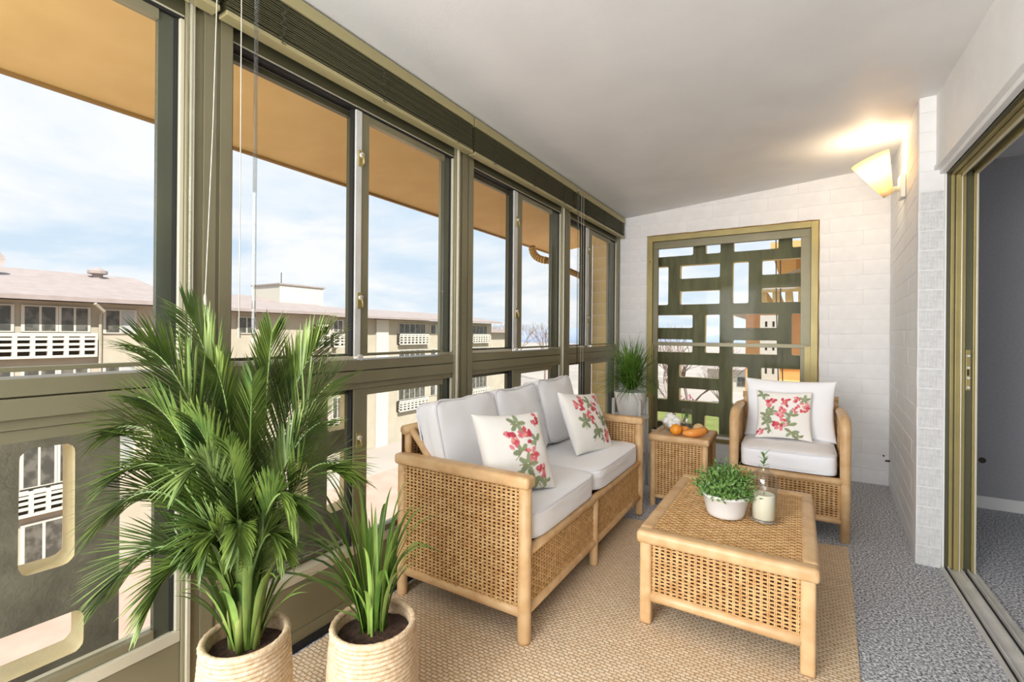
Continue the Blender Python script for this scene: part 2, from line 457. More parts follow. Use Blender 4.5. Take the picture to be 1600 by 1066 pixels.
# ---- sliding door frame
dr = empty('door_1', (0.72, 3.2, 0), kind='structure')
prof = [(0.655, 0.671, 3.236, 'dark_metal'), (0.671, 0.684, 3.226, 'gold_metal'), (0.684, 0.690, 3.232, 'dark_metal'), (0.690, 0.709, 3.224, 'gold_metal'),
        (0.709, 0.714, 3.214, 'pale_metal'), (0.714, 0.729, 3.230, 'gold_metal'), (0.729, 0.757, 3.245, 'dark_metal'), (0.757, 0.766, 3.225, 'gold_metal'), (0.766, 0.774, 3.221, 'pale_metal')]
for (x0, x1, y, m) in prof:
    box('jamb', m, dr, x0, x1, y, 3.30, 0.012, 2.044, 0.0012)
    dz = 3.236 - y
    box('head', m, dr, x0, x1, -2.2, 3.26, 2.040 - dz * 0.9 - (0.0 if x0 < .70 else 0.004), 2.10 if x0 > .66 else 2.046, 0.0012)
sill = [(0.642, 0.655, 0.016), (0.668, 0.674, 0.022), (0.674, 0.716, 0.010), (0.716, 0.722, 0.024), (0.722, 0.732, 0.012), (0.744, 0.750, 0.026), (0.750, 0.772, 0.012), (0.772, 0.780, 0.02)]
for (x0, x1, h) in sill:
    box('sill_track', 'silver_metal', dr, x0, x1, -2.2, 3.234, 0.001, h, 0.0012)
box('sill_track', 'gasket', dr, 0.655, 0.668, -2.2, 3.234, 0.001, 0.007)
box('sill_track', 'gasket', dr, 0.732, 0.744, -2.2, 3.234, 0.001, 0.006)
st = box('strike_plate', 'gold_metal', dr, 0.735, 0.752, 3.2415, 3.2455, 0.93, 1.135, 0.001)
for z in (0.945, 0.993, 1.045, 1.105):
    MB().tube([(0.743, 3.243, z), (0.743, 3.232, z)], 0.0065, 10).build('screw', 'silver_metal', st)
box('strike_slot', 'gasket', st, 0.739, 0.747, 3.2405, 3.244, 1.005, 1.035)

# ---- the room beyond the door
MB().box(0.801, 4.2, -2.2, 4.72, -0.12, 0.0).build('floor_room', 'carpet', kind='structure')
MB().box(0.78, 4.3, 4.55, 4.72, 0.0, 2.6).build('wall_room', 'room_grey', kind='structure')
MB().box(4.2, 4.35, -2.2, 4.55, -0.1, 2.6).build('wall_room_side', 'room_grey', kind='structure')
MB().box(0.80, 4.3, -2.35, -2.2, -0.1, 2.6).build('wall_room_near', 'room_grey', kind='structure')
MB().box(0.802, 4.35, -2.35, 4.8, 2.45, 2.85).build('ceiling_room', 'white_paint', kind='structure')
MB().box(0.774, 0.786, 3.31, 4.55, 0, 2.45).build('wall_room_return', 'room_grey', kind='structure')
box('baseboard_room', 'skirting', None, 0.862, 4.2, 4.535, 4.549, 0, 0.085, 0.003, kind='structure', center=True)
box('baseboard_return', 'skirting', None, 0.7865, 0.80, 3.33, 4.53, 0, 0.085, 0.003, kind='structure', center=True)
ou = empty('wall_outlet', (1.118, 4.548, 0.3), 'small grey wall outlet low on the grey wall beyond the sliding door', 'outlet')
box('cover_plate', 'room_grey', ou, 1.08, 1.156, 4.542, 4.5495, 0.278, 0.392, 0.002)
MB().tube([(1.118, 4.543, 0.335), (1.118, 4.537, 0.335)], 0.02, 14).build('socket', 'far_dark', ou)

# ================================================================== WINDOW WALL
posts = [(-0.561, -0.445), (0.621, 0.743), (1.786, 1.932), (2.987, 3.116), (4.165, 4.236)]
for n, (a, b) in enumerate(posts):
    y0, y1 = wy(a), wy(b)
    p = empty('trim_%d' % (n + 3), (XW, (y0 + y1) / 2, 0), kind='structure')
    wdt = y1 - y0
    box('mullion', 'olive_metal', p, XW - 0.12, XW, y0, y1, 0, wz(2.27) + 0.03, 0.003)
    if n < 4:
        box('mullion_rib', 'olive_metal', p, XW, XW + 0.006, y0 + 0.34 * wdt, y0 + 0.62 * wdt, 0, wz(2.2), 0.002)
        box('mullion_rib', 'olive_metal', p, XW, XW + 0.004, y0 + 0.70 * wdt, y0 + 0.98 * wdt, 0, wz(2.2), 0.002)
        box('mullion_edge', 'pale_metal', p, XW, XW + 0.012, y0 + 0.06 * wdt, y0 + 0.13 * wdt, wz(0.1), wz(2.15), 0.001)

def latch(parent, y, z, x):
    l = MB().box(x, x + 0.006, y - 0.013, y + 0.013, z - 0.034, z + 0.034).build('latch', 'gold_metal', parent, bevel=0.003)
    MB().tube([(x + 0.006, y, z + 0.012), (x + 0.016, y, z + 0.012)], 0.010, 12).build('latch_pivot', 'silver_metal', l)
    MB().tube([(x + 0.012, y, z + 0.014), (x + 0.018, y + 0.004, z - 0.006), (x + 0.022, y + 0.002, z - 0.028)], [0.006, 0.005, 0.004], 8).build('latch_lever', 'gold_metal', l, smooth=True)

def bar(name, m, p, y0, y1, z0, z1, xa, xb, bv=0.0015):
    return box(name, m, p, xa, xb, y0, y1, z0, z1, bv)
bays = [(-0.445, 0.621, 0.07, 0.08), (0.743, 1.786, 1.20, 0.085), (1.932, 2.987, 2.352, 0.155), (3.116, 4.165, 3.455, 0.17)]
zs = dict(bot=0.02, lgb=0.396, lgt=0.983, mid=1.052, sill=1.097, head=1.99, top=2.27)
for n, (a, b, meet, jw) in enumerate(bays):
    y0, y1 = wy(a) + 0.001, wy(b) - 0.001
    ym = wy(meet); mw = 0.075 if n < 2 else 0.115
    if n == 3: mw = 0.15
    wdw = empty('window_%d' % (n + 1), (XW, (y0 + y1) / 2, 0), kind='structure')
    # outer frame members
    bar('head_rail', 'dark_metal', wdw, y0, y1, wz(2.052), wz(2.27), XW - 0.11, XW - 0.012)
    bar('head_rail', 'pale_metal', wdw, y0, y1, wz(2.048), wz(2.0515), XW - 0.03, XW - 0.012)
    bar('head_gasket', 'gasket', wdw, y0, y1, wz(2.0395), wz(2.0478), XW - 0.06, XW - 0.016)
    bar('middle_rail', 'olive_metal', wdw, y0, y1, wz(1.056), wz(1.094), XW - 0.11, XW - 0.004)
    bar('middle_rail', 'olive_metal', wdw, y0, y1, wz(1.008), wz(1.052), XW - 0.11, XW - 0.002)
    bar('middle_rail', 'dark_metal', wdw, y0, y1, wz(1.050), wz(1.058), XW - 0.11, XW - 0.012)
    bar('lower_head', 'olive_metal', wdw, y0, y1, wz(0.984), wz(1.007), XW - 0.11, XW - 0.014)
    bar('kick_panel', 'olive_metal', wdw, y0, y1, 0.035, wz(0.36), XW - 0.11, XW - 0.012)
    bar('kick_panel', 'olive_metal', wdw, y0, y1, 0.03, wz(0.20), XW - 0.05, XW - 0.004)
    bar('floor_track', 'gasket', wdw, y0, y1, 0.002, 0.03, XW - 0.11, XW + 0.006)
    bar('lower_sill', 'pale_metal', wdw, y0, y1, wz(0.362), wz(0.392), XW - 0.11, XW - 0.008)
    bar('side_jamb', 'gasket', wdw, y0, y0 + 0.010, wz(1.097), wz(2.045), XW - 0.10, XW - 0.02)
    bar('side_jamb', 'olive_metal', wdw, y0, y0 + 0.012, wz(0.393), wz(0.983), XW - 0.10, XW - 0.012)
    # upper sill step in front of the outer pane
    bar('sill_ledge', 'pale_metal', wdw, y0, ym, wz(1.0945), wz(1.108), XW - 0.058, XW - 0.02)
    for lvl in (0, 1):
        zb, zt = (wz(1.108), wz(2.039)) if lvl == 0 else (wz(0.393), wz(0.983))
        # outer sash, left
        s1 = empty('outer_sash', (0, 0, 0)); s1.location = (0, 0, 0); attach(s1, wdw); s1.matrix_parent_inverse = Matrix.Translation(-Vector(wdw.location))
        # inner sash, right
        ys, ye = ym, y1 - 0.004
        mname = 'olive_metal'
        bar('sash_stile', 'silver_metal' if lvl == 0 else 'olive_metal', wdw, ys, ys + mw * 0.42, zb, zt, XW - 0.045, XW - 0.014)
        bar('sash_stile', 'olive_metal', wdw, ys + mw * 0.42, ys + mw, zb, zt, XW - 0.045, XW - 0.018)
        bar('sash_gasket', 'gasket', wdw, ys - 0.010, ys, zb, zt, XW - 0.045, XW - 0.022)
        bar('sash_stile', 'stile_metal', wdw, ye - jw + 0.02, ye - 0.018, zb, zt, XW - 0.045, XW - 0.026)
        bar('sash_gasket', 'gasket', wdw, ye - 0.018, ye - 0.008, zb, zt, XW - 0.045, XW - 0.022)
        bar('jamb_strip', 'pale_metal', wdw, ye - 0.008, ye + 0.004, zb, zt, XW - 0.045, XW - 0.010)
        bar('sash_rail', 'olive_metal', wdw, ys + mw, ye - jw + 0.02, zb, zb + (0.012 if lvl == 0 else 0.025), XW - 0.045, XW - 0.020)
        bar('sash_rail', 'olive_metal', wdw, ys + mw, ye - jw + 0.02, zt - 0.03, zt, XW - 0.045, XW - 0.020)
        g = MB().box(XW - 0.034, XW - 0.030, ys + mw, ye - jw + 0.02, zb, zt).build('glass_pane', 'window_glass', wdw)
        # outer pane with its thin frame
        bar('sash_rail', 'dark_metal', wdw, y0 + 0.010, ys + 0.008, zb, zb + 0.010, XW - 0.085, XW - 0.06)
        bar('sash_rail', 'dark_metal', wdw, y0 + 0.010, ys + 0.008, zt - 0.022, zt, XW - 0.085, XW - 0.06)
        bar('sash_stile', 'dark_metal', wdw, ys + 0.008, ys + 0.05, zb, zt, XW - 0.085, XW - 0.06)
        bar('sash_stile', 'pale_metal' if lvl == 0 else 'dark_metal', wdw, y0 + 0.010, y0 + 0.022, zb, zt, XW - 0.085, XW - 0.055)
        MB().box(XW - 0.075, XW - 0.071, y0 + 0.018, ys + 0.012, zb, zt).build('glass_pane', 'window_glass', wdw)
        bpy.data.objects.remove(s1)
    if n > 0:
        latch(wdw, ym + mw * 0.3, 1.945, XW - 0.014)
        latch(wdw, ym + mw * 0.3, 1.335, XW - 0.014)
        if n == 1: latch(wdw, ym + mw * 0.3, 0.735, XW - 0.014)
    rl = MB().tube([(XW - 0.014, ym + mw * 0.35, wz(1.10) + 0.004), (XW - 0.004, ym + mw * 0.35, wz(1.10) + 0.004)], 0.013, 12).build('sash_roller', 'silver_metal', wdw)

# ---- raised mini blinds under the ceiling
def blind(y0, y1, ladders, label, wand=None, cords=(), seed=0):
    random.seed(seed)
    b = empty('mini_blind', (XW + 0.04, (y0 + y1) / 2, 2.2), label, 'blind', 'raised mini blinds along the window wall')
    xa, xb = XW + 0.014, XW + 0.058
    hr = box('head_rail', 'blind_rail', b, xa, xb + 0.004, y0, y1, 2.345, 2.393, 0.003)
    mb = MB(); z = 2.212; k = 0
    while z < 2.342:
        jit = random.uniform(-0.002, 0.002)
        tilt = random.uniform(-0.0008, 0.0008)
        mb.add([(xa + jit, y0 + 0.006, z), (xb + jit - 0.002, y0 + 0.006, z + tilt), (xb + jit - 0.002, y1 - 0.006, z + tilt), (xa + jit, y1 - 0.006, z),
                (xa + jit, y0 + 0.006, z + 0.0022), ((xa + xb) / 2 + jit, y0 + 0.006, z + 0.0042), (xb + jit - 0.002, y0 + 0.006, z + 0.0022 + tilt),
                (xb + jit - 0.002, y1 - 0.006, z + 0.0022 + tilt), ((xa + xb) / 2 + jit, y1 - 0.006, z + 0.0042), (xa + jit, y1 - 0.006, z + 0.0022)],
               [(0,1,2,3), (4,9,8,5), (5,8,7,6), (0,4,5,6,1), (3,2,7,8,9), (0,3,9,4), (1,6,7,2)])
        z += 0.0072; k += 1
    o = mb.build('slat_stack', 'blind_slat', b, kind='stuff')
    box('bottom_rail', 'blind_rail', b, xa - 0.002, xb + 0.002, y0 + 0.004, y1 - 0.004, 2.192, 2.208, 0.003)
    for yl in ladders:
        pts = []
        for q in range(46):
            t = q / 45
            pts.append((xb + 0.006 + random.uniform(-.004, .007), yl + random.uniform(-.014, .014), 2.335 - t * 0.142))
        MB().tube(pts, 0.0014, 4).build('ladder_cord', 'dark_cord', b, smooth=True)
    if wand:
        yw, zb = wand
        MB().tube([(xb + 0.012, yw, 2.36), (xb + 0.013, yw, 2.3), (xb + 0.012, yw, zb)], 0.0072, 6).build('tilt_wand', 'acrylic', b)
        MB().tube([(xb + 0.003, yw, 2.366), (xb + 0.012, yw, 2.366), (xb + 0.012, yw, 2.352)], 0.003, 6).build('wand_hook', 'silver_metal', b)
    for (yc, zb, sway) in cords:
        MB().tube([(xb + 0.008, yc, 2.35), (xb + 0.010, yc - sway * 0.4, (2.35 + zb) / 2), (xb + 0.010, yc - sway, zb)], 0.0016, 5).build('pull_cord', 'cord', b)
        MB().tube([(xb + 0.010, yc - sway, zb + 0.01), (xb + 0.010, yc - sway, zb - 0.022)], [0.003, 0.006], 8).build('cord_tassel', 'cord', b)
    return b
blind(-0.62, 0.772, (0.15, 0.60), 'raised olive blind above the nearest wide window left of the first post', wand=(0.682, 0.95), cords=((0.757, 1.30, 0.03),), seed=1)
blind(0.782, 2.098, (0.973, 1.439, 1.945), 'raised olive blind above the window behind the tall palm, clear wand hanging', wand=(0.874, 1.16), cords=((0.828, 1.20, 0.0),), seed=2)
blind(2.108, 3.462, (2.305, 2.79, 3.28), 'raised olive blind above the middle window behind the sofa', wand=None, seed=3)
blind(3.472, 4.755, (3.72, 4.14, 4.60), 'raised olive blind over the farthest window next to the brick wall', wand=(3.52, 0.95), cords=((3.60, 0.60, 0.0), (3.645, 0.66, 0.0)), seed=4)

# ================================================================== BACK WINDOW
bw = empty('window_5', ((WX0 + WX1) / 2, D, WZ0), kind='structure')
fw = 0.052
def bwbar(name, m, x0, x1, z0, z1, y0, y1): return box(name, m, bw, x0, x1, y0, y1, z0, z1, 0.002)
bwbar('casing', 'gold_metal', WX0, WX0 + fw, WZ0, WZ1, D - 0.012, D + 0.10)
bwbar('casing', 'gold_metal', WX1 - fw, WX1, WZ0, WZ1, D - 0.012, D + 0.10)
bwbar('casing', 'gold_metal', WX0 + fw, WX1 - fw, WZ1 - fw, WZ1, D - 0.012, D + 0.10)
bwbar('casing', 'gold_metal', WX0 + fw, WX1 - fw, WZ0, WZ0 + 0.04, D - 0.012, D + 0.10)
ix0, ix1 = WX0 + fw, WX1 - fw
bwbar('sash_stile', 'olive_metal', ix0, ix0 + 0.045, WZ0 + 0.04, WZ1 - fw, D + 0.035, D + 0.075)
bwbar('sash_stile', 'olive_metal', ix1 - 0.075, ix1, WZ0 + 0.04, WZ1 - fw, D + 0.035, D + 0.075)
bwbar('sash_rail', 'olive_metal', ix0, ix1, WZ1 - fw - 0.07, WZ1 - fw, D + 0.03, D + 0.075)
bwbar('meeting_rail', 'olive_metal', WX0 + 0.02, ix1 - 0.02, wz(1.119) - 0.018, wz(1.119) + 0.018, D + 0.018, D + 0.07)
bwbar('sash_rail', 'olive_metal', ix0, ix1, WZ0 + 0.04, WZ0 + 0.075, D + 0.035, D + 0.075)
bwbar('lower_stile', 'gold_metal', ix0 - 0.02, ix0 + 0.01, WZ0 + 0.04, wz(1.119), D + 0.005, D + 0.04)
bwbar('lower_stile', 'gold_metal', ix1 - 0.045, ix1 + 0.01, WZ0 + 0.04, wz(1.119), D + 0.005, D + 0.04)
for (z0, z1) in ((WZ0 + 0.075, wz(1.119) - 0.018), (wz(1.119) + 0.018, WZ1 - fw - 0.07)):
    MB().box(ix0 + 0.045, ix1 - 0.075, D + 0.052, D + 0.056, z0, z1).build('glass_pane', 'window_glass', bw)
MB().tube([(WX0 + 0.03, D - 0.012, wz(1.85)), (WX0 + 0.03, D - 0.018, wz(1.85))], 0.006, 8).build('screw', 'gasket', bw)
# caulk line of old paint round the casing
mb = MB(); random.seed(5)
pts = [(WX0 - 0.004, D - 0.006, WZ1 + 0.004)] + [(WX0 + t * (WX1 - WX0) / 24, D - 0.007, WZ1 + 0.005 + random.uniform(-.002, .003)) for t in range(1, 24)] + [(WX1 + 0.004, D - 0.006, WZ1 + 0.003)] + [(WX1 + 0.004 + random.uniform(-.002, .003), D - 0.006, WZ1 - t * 0.12) for t in range(1, 15)]
mb.tube(pts, 0.005, 6).build('caulk_line', 'fascia', bw)

# ---- pierced masonry screens
def pierced(name, W0, W1, Z0, Z1, holes, depth, place, m, rad=0.014, jag=0.0):
    """plate in the (u, z) plane with rounded rectangular openings; place(u, w, z) maps to the world"""
    cu = bpy.data.curves.new('tmp', 'CURVE'); cu.dimensions = '2D'; cu.fill_mode = 'BOTH'; cu.extrude = depth / 2
    def spl(pts):
        s = cu.splines.new('POLY'); s.points.add(len(pts) - 1)
        for q, p in zip(s.points, pts): q.co = (p[0], p[1], 0, 1)
        s.use_cyclic_u = True
    spl([(W0, Z0), (W1, Z0), (W1, Z1), (W0, Z1)])
    for (a, b, c, d_) in holes:
        r = min(rad, (b - a) / 3, (d_ - c) / 3); pts = []
        for (cx, cz, st) in ((b - r, d_ - r, 0), (a + r, d_ - r, 90), (a + r, c + r, 180), (b - r, c + r, 270)):
            for k in range(5):
                q = R(st + k * 22.5); pts.append((cx + r * math.cos(q) + random.uniform(-jag, jag), cz + r * math.sin(q) + random.uniform(-jag, jag)))
        spl(pts)
    ob = bpy.data.objects.new('tmp', cu); COL.objects.link(ob)
    dg = bpy.context.evaluated_depsgraph_get()
    me = bpy.data.meshes.new_from_object(ob.evaluated_get(dg))
    bpy.data.objects.remove(ob)
    for v in me.vertices: v.co = place(v.co.x, v.co.z, v.co.y)
    me.name = name; me.materials.clear(); me.materials.append(M[m]); me.materials.append(M['cream_lit_reveal'])
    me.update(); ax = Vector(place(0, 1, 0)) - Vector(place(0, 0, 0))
    for pg in me.polygons: pg.material_index = 1 if abs(pg.normal.dot(ax)) < 0.5 else 0  # edge faces coloured cream so the reveals look sunlit
    o = bpy.data.objects.new(name, me); COL.objects.link(o)
    return o
holes = []
Hc, Vc = [(-1.035, -0.656), (-0.29, 0.089)], [(-1.288, -1.151), (-0.54, -0.403), (0.205, 0.33)]
Hc2, Vc2 = [(-1.29, -0.908), (-0.536, -0.155)], [(-0.79, -0.653), (-0.043, 0.094)]
Hc.append((0.45, 0.8)); Hc2.append((0.21, 0.59))
Hc = [h for h in Hc if h[1] < 0.3]; Vc = [h for h in Vc if h[1] < 0.35]
Hc = [(-1.035, -0.656), (-0.29, 0.155)]; Vc = [(-1.347, -1.151), (-0.54, -0.403)]
Hc2 = [(-1.34, -0.908), (-0.536, -0.155)]; Vc2 = [(-0.79, -0.653), (-0.043, 0.157)]
for (z0, z1, kind) in ((2.011, 2.41, 1), (1.51, 1.912, 0), (1.02, 1.403, 1), (0.525, 0.893, 0), (0.10, 0.393, 1)):
    H, V = (Hc, Vc) if kind == 0 else (Hc2, Vc2)
    for (a, b) in V: holes.append((a, b, z0, z1))
    hh = (z1 - z0) * 0.345
    for (a, b) in H:
        holes.append((a, b, z0, z0 + hh)); holes.append((a, b, z1 - hh, z1))
random.seed(11)
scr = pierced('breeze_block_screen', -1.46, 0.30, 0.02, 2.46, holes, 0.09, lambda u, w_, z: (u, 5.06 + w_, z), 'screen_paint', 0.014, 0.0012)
props(scr, 'dark olive pierced block screen of interlocking slots outside the end window', 'screen wall')

# balcony screen outside the window wall
ho1 = [(wy(0.384), wy(0.497), wz(0.54), wz(0.88)), (wy(0.16), wy(0.517), wz(0.28), wz(0.40)), (wy(0.02), wy(0.29), wz(0.56), wz(0.69)), (wy(0.02), wy(0.29), wz(0.76), wz(0.88)),
       (wy(-0.35), wy(-0.08), wz(0.56), wz(0.88)), (wy(-0.2), wy(0.06), wz(0.28), wz(0.40))]
XS = -1.98
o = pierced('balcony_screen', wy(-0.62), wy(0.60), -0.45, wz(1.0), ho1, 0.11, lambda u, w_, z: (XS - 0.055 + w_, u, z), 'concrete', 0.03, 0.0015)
props(o, 'grey concrete balcony screen with two rounded openings behind the lowest left pane', 'screen wall')
ho2 = [(wy(1.335), wy(1.48), wz(0.76), wz(0.94)), (wy(0.98), wy(1.24), wz(0.76), wz(0.94)), (wy(0.98), wy(1.24), wz(0.50), wz(0.66)), (wy(1.335), wy(1.48), wz(0.40), wz(0.66))]
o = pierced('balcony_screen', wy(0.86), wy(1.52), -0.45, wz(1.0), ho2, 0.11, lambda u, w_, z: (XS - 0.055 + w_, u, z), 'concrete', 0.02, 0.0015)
props(o, 'grey concrete balcony screen with a small square opening behind the palm and sofa', 'screen wall')
MB().box(XS - 0.11, XW - 0.125, -2.2, D, -0.5, -0.36).build('floor_ledge', 'concrete', kind='structure')

# ---- eave over the windows: sloped soffit, fascia
ea = empty('roof_eave', (-2.2, 1.5, 2.3), kind='structure')
xe = -2.5 * S; ze = wz(2.157)
mb = MB()
zi = wz(2.29)
y0, y1 = -6, D + 0.9
mb.add([(XW - 0.02, y0, zi), (xe, y0, ze), (xe, y1, ze), (XW - 0.02, y1, zi), (XW - 0.02, y0, 2.86), (xe, y0, 2.86), (xe, y1, 2.86), (XW - 0.02, y1, 2.86)],
       [(0,1,2,3),(7,6,5,4),(0,4,5,1),(1,5,6,2),(2,6,7,3),(3,7,4,0)])
mb.build('soffit_boarding', 'soffit', ea)
box('fascia', 'fascia', ea, xe - 0.025, xe, y0, y1, ze - 0.016, 2.86, 0.002)
# downspout bending back from the eave to the end of the brick fin
dn = empty('downspout', (-1.93, 4.70, 0), 'curved tan rain pipe bending from the eave to the yellow brick fin', 'pipe')
def bez(p0, p1, p2, n):
    p0, p1, p2 = Vector(p0), Vector(p1), Vector(p2)
    return [p0 * (1 - t) ** 2 + p1 * 2 * t * (1 - t) + p2 * t * t for t in [i / n for i in range(n + 1)]]
el = bez((-2.60, 4.70, 2.20), (-2.60, 4.70, 2.05), (-2.40, 4.70, 2.02), 10)
MB().tube(el, 0.038, 10).build('elbow', 'fascia', dn, smooth=True)
for k in range(9):
    p = el[1 + k]; q = el[min(10, 2 + k)]
    MB().tube([p, p + (q - p) * 0.4], 0.0425, 10).build('elbow_ring', 'soffit', dn)
arm = [Vector((-2.40, 4.70, 2.02)), Vector((-2.10, 4.70, 1.87))] + bez((-2.03, 4.70, 1.84), (-1.945, 4.70, 1.80), (-1.945, 4.70, 1.70), 6)
MB().tube(arm, 0.034, 10).build('pipe_run', 'fascia', dn, smooth=True)
MB().tube([(-1.945, 4.70, 1.70), (-1.945, 4.70, -8)], 0.034, 10).build('drop_pipe', 'fascia', dn, smooth=True)

# ================================================================== OUTDOORS
GZ = -8.9
MB().box(-300, 300, -200, 500, GZ - 1, GZ).build('ground', 'ground_grey', kind='structure')
MB().box(-25.4, -6, -30, 60, GZ, GZ + 0.03).build('courtyard_paving', 'paving', kind='structure')
MB().box(-22, 12, 30, 72, GZ + 0.03, GZ + 0.06).build('lawn', 'lawn', kind='structure')
# supporting mass of the own building below the balcony floor
MB().box(XW - 0.1, 6, -12, D + 0.2, GZ, -0.51).build('wall_below', 'stucco', kind='structure')

def far_block(name, X, y0, y1, floors, label, wins, rails, eave=0.9, roof_rise=1.6, depth=12, cat='building'):
    b = empty(name, (X, (y0 + y1) / 2, GZ), label, cat)
    zt = 2.35
    box('wall', 'far_wall', b, X - depth, X, y0, y1, GZ, zt)
    # low pitched roof with overhanging eave
    MB().add([(X + eave, y0 - 0.6, zt), (X + eave, y1 + 0.6, zt), (X - depth / 2, y1 + 0.6, zt + roof_rise), (X - depth / 2, y0 - 0.6, zt + roof_rise), (X - depth - eave, y1 + .6, zt), (X - depth - eave, y0 - .6, zt),
              (X + eave, y0 - 0.6, zt + 0.18), (X + eave, y1 + 0.6, zt + 0.18), (X - depth / 2, y1 + 0.6, zt + roof_rise + .18), (X - depth / 2, y0 - 0.6, zt + roof_rise + .18), (X - depth - eave, y1 + .6, zt + .18), (X - depth - eave, y0 - .6, zt + .18)],
             [(0,3,2,1), (3,5,4,2), (6,7,8,9), (9,8,10,11), (0,1,7,6), (4,5,11,10), (1,2,8,7), (2,4,10,8), (0,6,9,3), (3,9,11,5)]).build('roof', 'far_roof', b)
    for fl in range(floors):
        dz = -3.1 * fl
        for (a, c, z0, z1, kind, panes) in wins:
            z1 = z1 + (0.6 if fl else 0)
            wn_ = box('window', 'far_white', b, X, X + 0.07, a - 0.06, c + 0.06, z0 - 0.06 + dz, z1 + 0.06 + dz)
            for k in range(panes):
                pw_ = (c - a) / panes
                box('pane', 'far_blind' if (kind == 'b' and k > 0) else 'far_glass', wn_, X + 0.06, X + 0.085, a + k * pw_ + 0.04, a + (k + 1) * pw_ - 0.04, z0 + dz, z1 + dz)
        for (a, c, z0, z1) in rails:
            mb = MB(); nc = max(1, round((c - a) / 0.5)); cw = (c - a) / nc
            nr = 4; rh = (z1 - z0 - 0.12) / nr
            xa, xb = X + 0.25, X + 0.40
            mb.box(xa, xb, a, c, z1 - 0.14 + dz, z1 + dz); mb.box(xa, xb, a, c, z0 + dz, z0 + 0.1 + dz)
            for r in range(1, nr): mb.box(xa, xb, a, c, z0 + 0.05 + r * rh + dz, z0 + 0.05 + r * rh + 0.10 + dz)
            for k in range(nc + 1): mb.box(xa + 0.001, xb + .001, max(a, a + k * cw - 0.07), min(c, a + k * cw + 0.07), z0 + dz, z1 + dz)
            mb.build('breeze_block_rail', 'far_white', b)
            box('loggia_shade', 'far_dark', b, X, X + 0.02, a, c, z0 + dz, z1 - .05 + dz)  # flat dark panel standing for the shade inside the loggia
    return b
def ground_doors(b, X, spans):
    for (a, c) in spans:
        f_ = box('glazed_door', 'far_white', b, X, X + 0.07, a - .07, c + .07, -8.6, -6.5)
        for k in range(2):
            pw_ = (c - a) / 2; box('pane', 'far_glass', f_, X + .06, X + .085, a + k * pw_ + .05, a + (k + 1) * pw_ - .05, -8.5, -6.6)
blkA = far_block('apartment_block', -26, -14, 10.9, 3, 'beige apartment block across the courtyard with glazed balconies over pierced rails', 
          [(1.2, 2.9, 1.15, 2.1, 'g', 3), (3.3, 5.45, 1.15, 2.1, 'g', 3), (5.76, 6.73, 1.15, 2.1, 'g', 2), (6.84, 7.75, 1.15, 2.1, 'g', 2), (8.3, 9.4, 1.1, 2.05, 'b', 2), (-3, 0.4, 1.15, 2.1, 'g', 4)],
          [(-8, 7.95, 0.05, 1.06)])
ground_doors(blkA, -26, ((3.4, 5.3), (5.8, 7.0), (7.3, 8.2)))
MB().tube([(-25.1, 7.7, 2.3), (-25.3, 8.05, 2.0), (-25.8, 8.1, 1.9), (-25.9, 8.1, GZ)], 0.06, 6).build('drain_pipe', 'far_wall', blkA)
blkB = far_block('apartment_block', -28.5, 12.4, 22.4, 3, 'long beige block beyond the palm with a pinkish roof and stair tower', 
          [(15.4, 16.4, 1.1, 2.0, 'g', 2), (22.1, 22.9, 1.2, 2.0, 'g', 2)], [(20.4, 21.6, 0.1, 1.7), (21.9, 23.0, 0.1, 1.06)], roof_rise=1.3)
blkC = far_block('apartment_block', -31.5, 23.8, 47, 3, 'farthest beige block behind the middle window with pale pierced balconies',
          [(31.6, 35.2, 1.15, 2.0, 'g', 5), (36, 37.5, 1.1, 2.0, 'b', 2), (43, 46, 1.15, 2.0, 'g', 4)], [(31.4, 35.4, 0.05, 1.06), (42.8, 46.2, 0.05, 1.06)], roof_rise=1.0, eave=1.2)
box('white_bay', 'far_white', blkC, -31.5, -31.3, 28.8, 30.2, GZ, 2.3)
tw = empty('roof_penthouse', (-33, 21.7, 3), 'cream stair penthouse standing on the far roof above the palm', 'penthouse')
box('wall', 'far_white', tw, -35, -31.6, 20.0, 23.6, 2.6, 4.55)
box('cap', 'far_roof', tw, -35.1, -31.5, 19.9, 23.7, 4.55, 4.65)
MB().tube([(-33, 21, 4.6), (-33, 21, 5.6)], 0.03, 5).build('antenna', 'far_dark', tw)
dsh = empty('satellite_dish', (-29.5, 5.6, 3.6), 'small round satellite dish on the roof ridge at the far left', 'dish')
MB().lathe([(0.02, 0), (0.25, 0.04), (0.42, 0.14)], n=16).xf(Matrix.Translation((-29.5, 5.55, 4.15)) @ Matrix.Rotation(R(70), 4, 'Y')).build('bowl', 'far_roof', dsh)
MB().tube([(-29.6, 5.55, 3.62), (-29.6, 5.55, 4.15)], 0.04, 6).build('mast', 'far_dark', dsh)
vt = empty('roof_vent', (-30, 9.0, 3.4), 'squat metal vent cap on the far roof ridge left of the post', 'vent')
MB().lathe([(0.22, 0), (0.22, 0.35), (0.42, 0.40), (0.42, 0.55), (0.1, 0.72)], c=(-31, 9.6, 3.7), n=12, close=True).build('cap', 'far_roof', vt)
# building across the lawn seen through the middle panes
blkD = empty('flat_roofed_block', (-47, 65, GZ), 'low flat-roofed pale building between the far block and the bare tree', 'building')
box('wall', 'far_wall', blkD, -52, -42.2, 61, 69, GZ, 1.3)
box('roof', 'far_roof', blkD, -52.5, -41.2, 60.2, 69.5, 1.3, 1.9)
box('balcony', 'far_white', blkD, -50, -42.6, 60.4, 61, -2.2, -0.9)
for k in range(6): box('window', 'far_glass', blkD, -49.8 + k * 1.2, -48.8 + k * 1.2, 60.92, 61.0, -0.7, 0.9)
